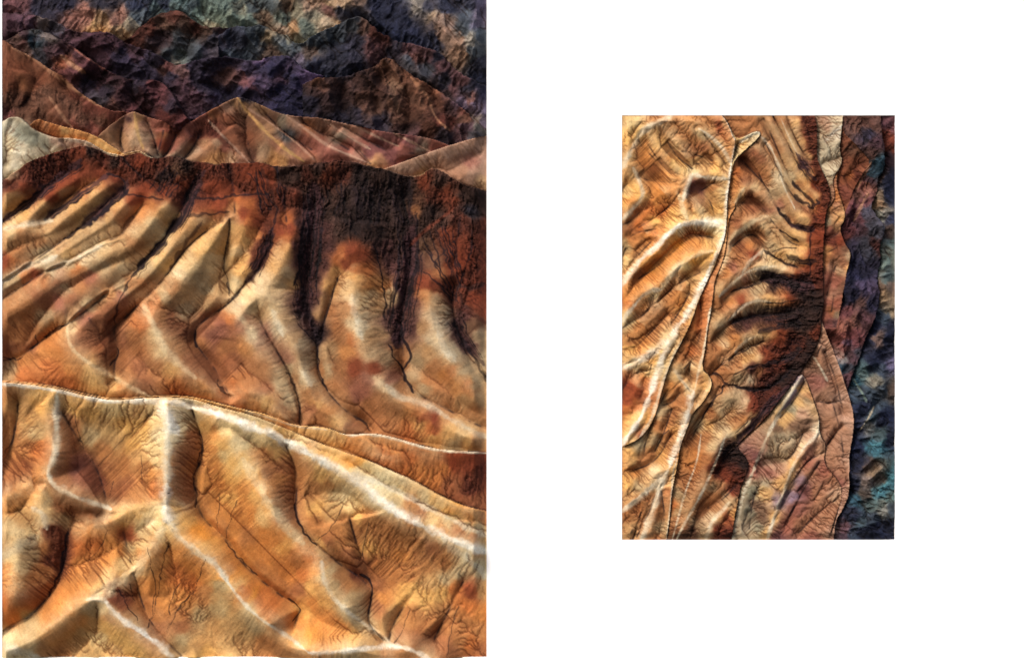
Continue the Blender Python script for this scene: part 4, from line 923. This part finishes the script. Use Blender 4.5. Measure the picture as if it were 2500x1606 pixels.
R_RIDGES = """
0 6 2: 2185,420 2165,460 2180,500
0 6 2: 2180,640 2160,700 2175,760
0 -6 -8: 2170,560 2165,620
0 6 0: 2090,1000 2130,960 2170,930
0 -6 -8: 2100,1100 2140,1050 2180,1010
0 7 0: 2095,1180 2130,1150 2185,1160
0 7 0: 2100,1110 2110,1150 2095,1210
0 -6 -8: 2110,1240 2150,1270 2185,1300
0 6 0: 2110,880 2140,900 2185,960
0 -6 -8: 2130,850 2160,880 2185,900
0 6 0: 2130,1290 2150,1240 2185,1240
1 8 -2: 2128,395 2100,430 2070,490
1 -6 -8: 2110,460 2090,500 2080,540
1 8 0: 2135,520 2100,560 2095,600
1 -6 -8: 2080,560 2110,620 2120,700
1 8 -2: 2150,640 2110,680 2090,730
1 -5 -7: 2090,620 2080,700 2100,780
1 7 0: 2150,730 2110,740 2070,800
1 -5 -7: 2070,760 2080,840 2070,900
2 8 0: 2126,395 2090,360 2055,330
2 -5 -6: 2100,400 2070,440
3 9 0: 2077,620 2050,600 2015,620
3 -6 -8: 2060,560 2030,580
3 8 0: 2062,540 2035,520
3 9 0: 2074,640 2040,690 2030,760
3 -6 -8: 2040,650 2020,720
4 7 2: 2055,312 2030,330 2000,345
4 -5 -6: 2010,400 2050,385
5 8 -2: 2022,825 2000,850 1995,870
5 -6 -8: 2015,860 2040,920 2060,1010
5 6 0: 2000,840 2010,900 2025,960 2050,1040 2060,1120 2070,1180
5 -6 -7: 2000,980 2030,985 2060,975
5 -6 -7: 2010,1100 2040,1060 2055,1040
6 10 6: 1999,1020 2000,1060 1960,1090 1930,1150 1915,1200 1890,1260 1872,1320
6 -6 -8: 1965,930 1935,985 1905,1020
6 8 4: 1959,913 1935,950 1900,1012 1866,1074 1860,1100 1832,1162 1811,1212 1797,1282 1788,1320
6 -6 -9: 1960,1060 1935,1115 1900,1132 1860,1135
6 -6 -9: 2020,1100 1960,1130 1930,1200 1905,1240
6 6 -2: 2010,1130 1970,1180 1930,1250 1900,1317
6 -5 -7: 2050,1210 1990,1260 1950,1300
6 4 -4: 1880,1150 1840,1200 1830,1290
6 8 2: 2016,1085 1982,1144 1930,1213 1879,1284
6 8 2: 2055,1195 2005,1262 1972,1320
6 -4 -7: 2000,1130 1950,1215 1915,1290
6 8 2: 1990,990 1958,1030 1925,1075
6 7 2: 2000,1060 1975,1120 1925,1180 1895,1225
7 12 9: 1982,408 1971,366 1954,332 1930,291 1925,270
7 12 9: 1985,435 1951,384 1927,339 1906,284 1904,270
7 12 9: 1996,490 1975,456 1951,421 1920,370 1879,304 1861,270
7 11 8: 1971,497 1940,463 1920,432 1899,401 1882,359 1854,335
7 12 8: 1965,545 1940,511 1923,476 1903,425 1889,408 1861,366 1830,356
7 12 8: 1954,580 1913,545 1882,490 1848,449 1817,459 1799,490 1778,525
7 12 8: 1961,628 1937,618 1906,569 1875,525 1844,535 1799,569 1786,587 1772,635 1754,669
7 12 8: 1937,669 1896,649 1865,611 1837,628 1810,666 1775,683 1748,717
7 10 8: 1896,649 1861,652 1830,659 1803,676 1755,724
7 12 8: 1927,731 1896,735 1848,731 1810,745 1775,786 1740,800
7 12 8: 1882,814 1844,821 1820,828 1792,862 1765,890
7 10 6: 1851,879 1830,890 1810,903 1775,910
7 12 8: 1834,1015 1830,985 1820,965 1792,955 1760,965 1730,985
7 10 8: 1834,1024 1799,1055 1768,1068 1755,1110 1737,1148 1710,1190 1690,1225 1660,1290
7 12 8: 1790,1215 1770,1240 1735,1270 1722,1320
7 -4 -10: 1978,395 1958,368 1942,340 1920,280
7 -4 -10: 1996,460 1965,425 1940,385 1915,330 1885,280
7 -4 -10: 1985,498 1955,470 1935,445 1912,400 1890,345 1865,290
7 -4 -10: 1962,500 1935,480 1915,440 1893,400 1870,350
7 -4 -12: 1958,559 1930,552 1899,511 1880,470 1850,430 1812,390
7 -4 -12: 1950,600 1925,590 1895,555 1862,505 1840,500 1812,495
7 -4 -12: 1948,652 1906,642 1868,611 1850,575 1825,572 1790,600
7 -2 -10: 1985,693 1947,683 1896,676 1861,680 1830,697 1800,702 1770,730
7 -2 -10: 1950,752 1913,766 1861,766 1810,776 1778,790 1750,830
7 -4 -12: 1861,834 1810,852 1775,879 1745,905
7 -2 -12: 1930,903 1879,951 1837,955 1772,938 1741,972 1713,1024 1690,1070
7 -4 -12: 1772,938 1741,907 1722,930
7 -4 -10: 1850,1040 1800,1090 1770,1120 1755,1150
7 -4 -10: 1800,1180 1770,1215 1730,1240
8 8 8: 1852,328 1820,350 1797,385
8 -5 -8: 1800,350 1792,385
8 10 9: 1740,717 1738,752 1728,800 1720,852 1706,903 1694,955
8 -6 -9: 1710,740 1715,800 1700,850 1680,900 1690,930
8 8 0: 1736,930 1700,980
8 11 10: 1694,955 1686,993 1672,1034 1651,1099 1631,1144 1610,1189 1600,1230 1580,1280 1565,1325
8 10 6: 1631,1144 1590,1190 1555,1220 1510,1255
8 9 8: 1651,1120 1641,1150 1640,1200 1632,1260 1625,1325
8 8 2: 1640,890 1665,930 1690,960
8 -6 -9: 1625,960 1600,1010 1575,1080 1572,1110
8 -6 -9: 1660,960 1640,985 1610,990
8 -6 -8: 1640,1060 1600,1130 1540,1150
8 9 5: 1540,1130 1530,1180 1515,1230
8 9 4: 1605,1010 1590,1060 1560,1100 1530,1130
8 9 4: 1590,1190 1570,1240 1540,1300
8 -4 -8: 1640,1000 1620,1060 1600,1100
8 8 3: 1720,852 1695,870 1670,900
8 8 3: 1672,1034 1645,1040 1620,1060
8 -4 -8: 1565,1250 1545,1320
8 -4 -8: 1615,1180 1590,1240 1555,1310
8 -5 -8: 1615,1200 1625,1270 1600,1325
9 11 12: 1799,342 1791,384 1782,435 1774,490 1773,531 1767,580 1753,614 1735,648 1706,717 1665,786 1651,800 1638,828 1615,869 1600,927 1586,965 1565,1020 1534,1061 1512,1092
9 11 9: 1775,438 1755,435 1720,435 1698,425 1686,428 1679,456 1665,492
9 12 9: 1768,542 1727,542 1679,542 1648,556 1620,580 1607,600 1576,621 1552,649 1510,702
9 11 8: 1741,610 1696,621 1665,642 1638,666 1614,707 1576,710 1534,762 1512,790
9 11 9: 1645,275 1613,298 1583,308 1558,332 1541,370 1515,418
9 10 10: 1510,398 1545,411 1562,442 1572,476 1552,504 1512,542
9 10 8: 1679,542 1668,515 1655,470 1642,445
9 10 6: 1706,315 1741,339 1765,363 1775,387 1786,401
9 9 4: 1660,275 1680,300 1706,315
9 8 2: 1612,300 1640,335 1672,365 1700,372
9 -4 -8: 1625,340 1655,385 1690,412
9 -4 -8: 1720,330 1755,375 1772,400
9 -4 -8: 1580,350 1610,395 1640,425
9 8 2: 1686,430 1660,455 1640,452 1612,480 1585,515
9 -4 -8: 1660,470 1640,500 1600,530 1560,555
9 8 4: 1720,545 1705,500 1690,470
9 -4 -8: 1745,530 1735,490 1715,470
9 8 2: 1620,580 1600,560 1575,560 1545,590
9 -4 -8: 1530,660 1560,620 1590,590
9 8 3: 1665,642 1650,670 1660,700 1655,740
9 -4 -8: 1640,790 1672,740 1695,690
9 8 3: 1614,707 1600,745 1575,780 1540,820
9 -4 -8: 1560,840 1600,800 1630,770
9 8 3: 1560,880 1550,920 1560,960 1545,1010
9 -4 -8: 1590,890 1580,940 1572,990
9 -4 -8: 1530,600 1515,640
9 8 4: 1580,320 1610,370 1640,410 1690,425
9 8 4: 1610,300 1660,350 1690,400
9 10 8: 1510,320 1550,300 1570,285
9 8 8: 1512,900 1560,890 1600,900
9 10 4: 1640,800 1600,850 1550,880 1510,900
9 -4 -11: 1563,432 1580,440 1610,443 1640,447
9 -4 -9: 1665,370 1706,380 1740,392
9 -4 -9: 1740,400 1720,400 1700,400
9 -4 -10: 1745,445 1720,460 1700,475
9 -4 -11: 1510,550 1535,545 1560,520
9 -2 -8: 1512,620 1540,570 1600,560
9 -4 -11: 1560,680 1600,655 1650,610 1690,572 1740,580
9 -4 -10: 1575,760 1620,725 1660,690 1710,665
9 -4 -9: 1520,800 1560,780 1590,750
9 -4 -9: 1600,390 1570,360 1560,345
9 -4 -9: 1512,960 1550,910 1580,905
9 -2 -8: 1512,470 1530,450
"""
R_SPOTS = """
2175,300,m 2165,340,r:0 2180,350,r 2170,390,p 2175,440,n 2180,480,N 2170,470,n 2150,480,t:0 2145,500,b:0 2160,520,z:0 2175,540,n 2170,560,u:0 2175,590,e:0 2165,610,G:0 2180,640,G 2160,640,e:0 2165,680,E 2160,720,t 2175,700,P 2180,760,t 2150,700,U 2160,780,s 2180,800,N 2130,800,n 2140,820,q:0 2150,830,q:0 2120,830,n 2175,830,n 2100,860,s 2085,920,F:0 2100,900,E:0 2110,910,e:0 2130,880,n 2160,870,N 2150,900,s 2175,890,L 2140,930,g 2160,950,s 2180,950,U 2100,960,s 2110,1000,n 2100,1040,n 2140,980,s 2125,1010,E:0 2115,1040,g:0 2160,1020,n 2150,1060,E 2135,1090,T:0 2180,1060,N 2090,1090,n 2100,1130,n 2120,1140,U:0 2130,1150,t:0 2150,1170,U 2160,1190,T:0 2180,1170,T:0 2145,1200,T:0 2175,1210,e 2120,1180,P:0 2110,1210,U 2150,1230,G 2130,1230,E 2180,1250,s 2090,1220,F 2080,1260,N 2100,1280,E 2110,1300,n 2140,1290,n 2170,1290,N 2060,1290,m:0 2055,1310,p:0 2090,1310,s 2160,1250,z:0 2130,1270,s 2090,1190,n
2100,290,U 2130,300,u 2090,310,U 2120,330,N 2140,310,U 2140,350,p 2130,370,u 2145,400,F 2130,420,F 2150,430,u 2120,440,p 2100,450,M 2115,460,q 2090,480,U 2110,490,m 2080,510,m 2100,530,m 2120,520,s 2130,550,s 2140,570,s 2100,560,p 2070,560,m 2060,580,R 2080,600,N 2110,600,s 2140,600,R 2120,620,s 2100,640,N 2090,660,n 2130,650,N 2075,680,n 2100,700,l 2120,700,l 2080,720,n 2060,720,n 2100,740,U 2130,740,n 2070,760,m:1 2090,780,U 2110,780,p 2060,800,q:1 2080,820,m 2060,820,M:1 2050,830,R 2070,840,L 2060,850,M 2090,840,m 2055,860,z:1 2065,870,e:1 2080,870,p 2060,900,F:1 2075,920,m:1 2070,900,s:1 2040,790,p 2110,660,N 2140,500,t 2145,530,G
2075,300,B:2 2070,340,B 2090,370,U 2110,390,B 2090,400,B 2070,400,B 2060,430,B 2075,430,o:2 2105,420,q:2 2080,450,B 2065,480,M 2050,490,b:2 2060,460,M 2095,430,R
2040,430,b:3 2045,420,o:3 2035,480,o:3 2025,500,o:3 2040,500,P 2055,510,t 2050,530,y:3 2035,530,t 2020,540,G 2045,550,t 2030,560,M 2020,580,R:3 2035,590,R 2050,590,r:3 2020,610,y:3 2015,640,b:3 2040,610,B 2060,610,U 2070,625,g 2060,640,B 2070,650,y:3 2050,660,g 2030,650,P 2020,680,M 2040,690,M 2030,720,P 2050,700,U 2045,740,M 2030,760,b 2020,740,M 2025,790,m 2045,770,G 2015,770,M
2010,290,P 2040,290,z 2050,300,w 2020,310,P 2045,325,W 2030,330,z 2005,320,z 2040,350,z 2010,360,z 2045,370,z 2030,390,z 2020,380,w 2040,400,z 2030,420,w 2020,430,z 2035,440,P 2030,470,P 2030,490,q
2000,860,q 2010,840,P 2020,850,P 2000,900,U:5 2010,890,q 2030,900,P 2040,930,q 2030,950,q 2055,970,P 2010,970,q 2040,1000,q 2060,1000,q 2070,1030,P 2020,1020,q 2050,1050,q 2030,1070,q 2060,1100,q 2040,1110,q 2070,1120,P 2060,1160,q 2065,1200,P 2050,1180,M 2040,1290,P 2025,1300,P 2050,1240,P 2020,1250,q 2000,930,M:5
1945,930,L 1960,950,y 1940,960,z:6 1970,980,g:6 1950,985,y:6 1975,970,b:6 1985,1000,t:6 1930,1000,G 1920,1015,y:6 1960,1010,P 1900,1040,U 1940,1040,U 1970,1040,U 1910,1030,y:6 1900,1070,g 1930,1070,g 1890,1090,g 1880,1110,g 1910,1110,g 1870,1120,P 1980,1070,P 1995,1050,w 1960,1090,c 1940,1130,y:6 1900,1140,P 1880,1150,M:6 1930,1160,y 1910,1180,y 1870,1180,g 1860,1200,y 1840,1200,G 1880,1210,y 1850,1240,U 1860,1260,U 1830,1250,G 1820,1290,z 1850,1290,G 1890,1260,y 1870,1300,y 1840,1310,g 1900,1220,L 1930,1210,L 1950,1170,L 1970,1130,M 2000,1100,q 1980,1100,M 1990,1130,M 2010,1150,M 1980,1160,q 1960,1200,m 1990,1200,q 2030,1170,q 2040,1200,P 2010,1220,q 1940,1240,M 1920,1280,M 1900,1310,m 1960,1280,q 2000,1280,q 1980,1310,M 2030,1240,q 1860,1090,P 1850,1110,m:6 1840,1140,M:6
1970,290,R 1975,340,R 1985,370,R 1980,320,R 1990,400,R 2000,430,R 1990,450,r 2010,460,R 2015,490,R 2000,500,r 1980,480,O 2005,530,r 1990,540,R 1985,560,r 2000,580,r 1975,590,r 1995,620,R 1975,620,r 2000,660,R 1970,650,r 1990,690,R 1960,680,d 1985,720,k 1960,720,k 1940,710,d 1990,750,k 1960,760,k 1930,760,k 1940,790,k 1980,780,k 1900,780,d 1990,810,r 1960,800,K 1930,830,R 1900,830,r 1890,850,R 1920,860,R 1960,840,R 1980,840,k 1970,870,k 1940,900,k 1900,890,R 1880,900,R 1910,930,k 1870,930,R 1900,950,R 1880,970,R 1850,960,R 1880,940,d 1850,990,R 1840,1000,R 1870,1000,d 1830,1040,u:7 1860,1010,q:7
1945,300,y 1960,340,y 1975,380,y 1940,320,t 1920,300,b 1900,310,t 1890,290,b 1950,360,t 1930,350,t 1940,400,y 1960,400,d 1980,425,o 1970,430,y 1960,430,y 1975,450,y 1990,480,y 1980,490,y 1990,500,o 1950,450,b 1960,470,y 1930,430,g 1910,390,t 1900,360,b 1880,330,b 1860,300,b 1830,290,b 1850,350,b 1830,310,b 1890,380,b 1920,400,t 1940,480,t 1955,490,b 1945,500,B 1970,510,B 1930,510,t 1960,540,y 1950,530,y 1920,490,t 1910,460,g 1900,440,w 1890,430,w 1880,410,b 1860,390,B 1840,380,B 1870,430,b 1850,420,b 1830,400,b 1820,390,B 1890,470,g 1905,500,M 1880,510,M 1930,540,b 1910,520,c 1920,560,t 1940,570,y 1950,580,y 1900,560,b 1890,530,g 1880,500,b 1860,480,b 1840,460,c 1820,440,B 1800,440,o 1790,460,o 1800,420,O 1790,500,o 1830,480,B 1810,480,y 1850,510,B 1830,500,B 1810,520,b 1860,530,b 1840,550,b 1800,550,B 1785,560,b 1820,560,c
1960,600,y 1940,600,y 1920,590,t 1950,620,y 1970,625,O 1930,625,y 1960,640,o 1900,590,t 1890,610,c 1930,635,c 1900,630,y 1880,570,g 1880,600,g 1860,570,b 1870,550,c 1850,590,b 1830,600,o 1840,620,r 1810,600,B 1800,620,b 1785,610,o 1820,640,b 1790,650,M 1770,660,o 1860,620,w 1850,640,c 1880,640,c 1870,660,w 1910,660,c 1930,670,o 1940,675,r 1840,670,w 1820,680,M 1800,690,g 1780,700,b 1760,710,t 1860,690,g 1890,680,x:7 1860,695,c:7 1920,690,d 1890,700,K 1930,700,d 1850,710,g 1880,720,y 1900,710,b 1910,725,O 1920,740,O 1925,730,r 1900,740,o 1890,735,y 1880,750,c 1850,735,w 1830,735,b 1810,735,r 1790,740,o 1800,755,O 1780,760,b 1760,740,b 1750,770,t 1850,755,g 1820,760,g 1800,790,K:7 1840,775,d:7 1870,775,d 1900,760,b 1820,790,d 1850,800,u 1840,810,t 1870,820,y 1890,815,o 1900,815,r 1850,825,c 1825,828,w 1800,830,o 1790,840,o 1780,860,b 1760,870,b 1770,840,w 1750,850,b 1760,800,g 1780,800,b 1740,890,b 1720,900,b 1830,850,g 1840,870,y:7 1850,870,c 1820,880,y 1800,890,b 1780,900,b 1800,920,g 1830,930,w 1850,910,b 1870,860,r 1880,880,r 1840,900,d:7 1760,930,b 1740,950,b 1730,930,t
1800,970,g 1780,980,g 1810,990,w 1820,980,w 1790,1000,t 1830,990,r 1840,980,r 1850,980,R 1840,1010,y 1800,1030,b 1820,1030,o 1760,1000,g 1740,1010,b 1760,1040,g 1780,1050,w 1730,1040,y 1750,1060,c 1710,1040,g 1720,1070,b 1700,1080,b 1740,1090,c 1700,1110,o 1690,1130,o 1720,1120,b 1800,1050,y 1780,1080,u:7 1775,1100,k:7 1800,1110,k 1815,1130,k 1790,1140,R 1770,1150,r 1750,1150,R 1800,1160,R 1780,1170,r 1790,1190,R 1780,1200,r 1760,1180,t 1740,1190,g 1720,1210,b 1750,1210,b 1730,1230,b 1700,1240,b 1770,1210,g 1780,1230,g 1770,1260,r 1790,1250,y:7 1760,1260,y 1750,1290,r 1770,1300,R 1780,1310,R 1740,1260,w 1735,1290,w 1700,1280,g 1690,1300,u 1680,1310,u 1720,1300,g 1730,1170,b 1670,1160,b 1680,1190,b 1660,1210,g 1650,1250,g 1660,1270,b 1800,1230,t:7
1815,350,y 1830,340,g 1800,370,c 1840,330,w
1720,740,O 1725,780,O 1710,800,O 1700,830,b 1690,860,O 1700,880,b 1670,870,b 1710,920,b 1730,920,y 1725,940,y 1715,900,c 1705,960,t 1680,920,t 1660,910,g 1640,940,o 1660,950,b 1680,950,w 1650,920,c 1670,980,b 1650,990,b 1640,1020,b 1620,1000,g 1660,1030,t 1610,1040,b 1600,1070,g 1630,1070,b 1650,1060,y 1620,1110,y 1590,1110,b 1570,1130,b 1540,1120,y 1550,1150,o 1580,1160,t 1600,1150,w 1610,1180,w 1560,1190,g 1530,1180,y 1530,1220,t 1530,1250,b 1560,1240,b 1590,1220,b 1540,1290,t 1570,1290,b 1600,1260,b 1615,1220,b 1610,1290,g 1630,1200,O 1625,1170,b 1640,1180,y 1650,1150,y 1640,1240,O 1600,1310,b 1560,1080,g 1580,1060,t 1640,1110,o 1695,890,w
1540,300,c 1530,340,y 1520,300,t 1550,320,y 1530,380,t 1600,290,b 1620,310,b 1600,320,t 1580,350,o 1560,370,o 1590,340,t 1610,350,y 1640,360,t 1620,390,o 1570,390,o 1600,410,b 1650,400,y 1670,410,y 1690,415,w 1630,430,o 1590,425,b 1560,420,b 1640,330,b 1680,330,b 1660,300,b 1680,290,o 1720,300,b 1740,310,t 1700,340,b 1720,360,B 1690,370,B 1710,330,g:9 1750,350,t 1740,380,b 1760,390,t 1720,400,t 1750,415,y 1770,410,t 1700,400,t 1780,360,o 1770,330,O 1750,310,r 1790,370,b 1770,300,b
1540,430,t 1550,460,y 1530,470,c 1540,490,o 1525,500,y 1560,480,y 1590,460,o 1620,470,o 1650,450,o 1600,490,o 1640,490,o 1660,480,o 1620,510,O 1650,520,y 1590,510,O 1570,520,O 1560,550,O 1600,540,y 1640,540,y 1670,530,y 1600,570,O 1560,590,b 1590,590,o 1540,560,B 1530,600,g 1530,640,c 1560,620,b 1540,580,b 1610,560,o 1690,460,m 1710,460,m 1740,460,b 1750,480,t 1730,480,t 1700,480,B 1690,500,b 1710,510,t 1740,510,y 1760,470,g 1760,510,y 1700,530,y 1680,510,o 1760,530,w 1740,550,w 1720,550,W 1700,555,w 1760,560,W 1750,570,c 1660,565,W 1640,580,Y 1650,590,Y 1620,600,o 1680,570,B 1710,575,B 1740,580,t 1700,600,o 1680,590,o 1720,600,y 1660,620,o 1640,620,o 1640,640,o 1620,640,o 1600,640,b 1580,650,Y 1590,630,Y 1600,620,Y 1560,670,b 1620,680,o 1600,690,o 1580,680,o 1540,680,o 1530,720,o 1550,720,o 1560,700,o 1570,740,o 1540,740,O 1690,640,Y 1680,650,c 1710,640,y 1700,660,b 1720,660,t 1740,630,y 1650,680,b 1640,700,b 1670,700,b 1690,690,t 1620,730,b 1600,720,g 1640,740,b 1660,740,o 1600,750,B 1620,770,b 1570,770,B 1540,790,g 1530,770,c 1580,790,b 1560,800,b 1650,780,b 1670,760,y 1690,720,t 1540,830,b 1580,830,o 1600,820,b 1620,830,w 1570,860,o 1600,850,c 1540,850,y 1530,880,t 1550,890,w 1590,880,y 1550,920,O 1580,930,O 1560,960,r 1540,940,r 1530,980,r 1560,990,O 1580,960,O 1570,1010,y 1540,1020,y 1525,1000,O 1550,1040,y 1530,1060,y 1590,910,c 1545,1070,y 1560,1060,r 1610,900,w 1520,520,b
"""
R_MARKS = """
9 W 4.3 .95: 1760,275 1776,298 1790,330 1799,345
9 W 4.3 .95: 1799,343 1791,384 1782,435 1774,490 1773,531 1767,580
9 W 6.9 .95: 1767,575 1753,614 1735,650 1706,717 1665,786
9 W 7.8 .9: 1700,730 1665,786 1651,800 1638,828 1615,869 1600,927 1586,965
9 W 5.1 .9: 1586,965 1565,1020 1534,1061 1512,1092
9 w 3.5 .8: 1678,822 1651,852 1636,889 1615,938 1601,993 1583,1036 1562,1066
9 w 5.1 .9: 1775,438 1755,435 1720,435 1698,427 1686,430 1679,456 1667,490
9 W 7.8 .9: 1768,542 1727,545 1679,545 1650,556
9 W 6.1 .9: 1660,548 1622,580 1607,600 1576,621 1552,649 1510,702
9 c 6 .8: 1741,612 1696,623 1665,644 1638,668 1614,707
9 w 4.3 .9: 1614,707 1576,712 1534,763 1512,790
9 w 6.9 .8: 1645,278 1613,298 1583,310 1558,334 1541,370 1517,412
9 w 5.1 .8: 1545,411 1562,442 1572,476 1552,504 1515,540
9 c 5 .7: 1679,540 1668,515 1655,470
9 w 3.5 .7: 1706,315 1741,339 1765,363 1786,401
9 W 7.8 .7: 1520,900 1560,882 1600,860 1630,830
8 w 3.0 .9: 1735,750 1727,800 1719,852 1706,903 1696,950
8 W 8.6 .95: 1694,955 1684,993 1670,1034 1650,1099 1634,1140
8 w 6.9 .9: 1631,1144 1610,1189 1600,1230 1580,1280 1565,1322
8 w 6.9 .9: 1631,1148 1590,1190 1555,1220 1512,1252
8 w 2.6 .9: 1653,1120 1642,1150 1641,1200 1634,1260 1627,1322
8 w 3.5 .9: 1805,348 1822,338 1846,324 1856,327
8 w 5.1 .6: 1645,900 1665,932 1690,958
8 c 4 .7: 1733,905 1738,930 1730,950 1695,1000
7 w 2.2 .8: 1712,1060 1702,1130 1672,1200 1656,1260 1640,1322
7 w 2.6 .8: 1775,1060 1768,1068 1755,1110 1738,1150 1715,1200 1690,1245 1662,1292 1650,1322
7 c 4 .7: 1832,1026 1799,1055 1770,1068
7 w 3.8 .7: 1780,1225 1765,1245 1735,1272 1722,1322
7 c 4 .6: 1817,459 1799,490 1778,525
7 c 5 .6: 1875,527 1844,537 1799,570 1786,588 1772,635 1754,668
7 w 3.8 .6: 1865,612 1837,630 1812,666
7 w 3.2 .6: 1896,650 1861,653 1830,660 1803,677 1756,724
7 w 3.8 .6: 1880,738 1848,732 1812,747 1778,784
7 w 3.8 .6: 1844,822 1820,830 1794,862
7 w 2.6 .6: 1903,425 1915,460 1923,476 1940,511
7 w 2.6 .6: 1858,335 1882,359 1899,401 1910,430
7 w 1.9 .5: 1906,290 1927,339 1951,384
7 d 6 .85 5 10: 1990,440 1965,410 1945,375
7 x 4 .85: 1990,500 1960,470 1940,450 1937,440
7 x 4 .85: 1975,500 1958,496 1942,475
7 x 3 .9: 1996,490 1998,500 1985,505 1970,505
7 x 5 .9: 1965,560 1940,555 1915,530 1898,510
7 d 8 .8 5 8: 1985,560 1960,560 1930,548
7 x 2.2 .9: 1950,590 1930,580 1905,560
7 x 3.5 .85: 1950,655 1915,645 1885,622 1866,610
7 x 1.5 .8: 1945,606 1910,606 1885,612
7 d 13 .9 12 15: 1985,700 1940,690 1895,682 1860,685
7 x 5 .8: 1900,676 1865,680 1838,696
7 x 2.5 .9: 1840,696 1810,702 1785,715
7 x 3.5 .9: 1920,766 1870,768 1830,770 1785,792
7 k 9 .85 6 9: 1950,700 1900,672 1845,668
7 k 7 .8 6 10: 1960,790 1905,795 1850,815
7 k 6 .8 5 9: 1955,850 1910,880 1860,895
7 k 5 .8 4 8: 1990,640 1955,640 1920,625
7 k 12 .8 12 22: 1960,755 1910,762 1850,760
7 x 3 .85: 1870,832 1820,850 1778,880
7 x 2 .85: 1900,880 1850,890 1800,910 1790,920
7 x 4 .9: 1930,905 1880,948 1835,953 1800,945 1772,938
7 x 2.5 .9: 1772,938 1760,960 1742,972 1720,1010 1712,1025
7 x 2.5 .9: 1775,938 1760,918 1740,908
7 d 8 .85 8 12: 1940,930 1890,975 1840,1030 1800,1080
7 x 4 .7: 1870,1000 1830,1045 1790,1085 1758,1115
7 r 6 .7: 1835,960 1850,985 1838,1010
7 x 2 .8: 1976,560 1978,620 1975,680
7 x 1.6 .8: 1850,420 1880,470
6 w 4 .8: 1959,915 1935,952 1900,1014 1866,1076 1861,1100 1832,1163 1811,1213 1797,1283 1789,1320
6 w 4 .8: 2000,1022 2000,1060 1960,1090 1930,1150 1914,1200 1890,1260 1872,1320
6 L 4 .7: 1945,950 1925,985 1910,1000
5 P 3 .6: 2022,826 2050,900 2080,990 2085,1040 2074,1110 2073,1200
5 w 2.5 .7: 1985,870 2005,900 2020,930
4 W 3 .8: 2054,308 2035,325 2015,345
1 q 3 .8: 2126,396 2108,430 2090,462
1 q 3 .6: 2120,470 2100,505 2085,540
0 T 4 .6: 2145,1205 2165,1180 2185,1160
0 T 2 .6: 2110,1095 2140,1085 2165,1070
0 z 1.5 .6: 2100,1050 2120,1020 2135,990
0 e 3 .6: 2080,920 2100,950 2115,980
"""
relief('sideways_landscape_picture', 'small relief picture of ochre badlands turned sideways, alone on the right half of the wall', 'picture',
       RB, 1.3, R_LAYERS, R_RIDGES, R_SPOTS, R_MARKS, (0.09, 0.0), 57, amp=1.5, folds=1.3, gdef=-8.0, soft=1.8, fine=1.0, near=20.0, wide=42.0, rill0=3.6,
       tone={0: (.72, .78, .9), 1: (.8, .66, .74), 2: (.6, .5, .48), 4: (.82, .78, .72), 3: (.85, .75, .7), 5: .9, 6: (.95, .9, .85), 7: (.88, .79, .68), 8: (1, .9, .75), 9: (1.06, .98, .76)}, crest_pale={7: .25, 8: .3, 9: .4, 3: .1, 6: .2, 5: .1})
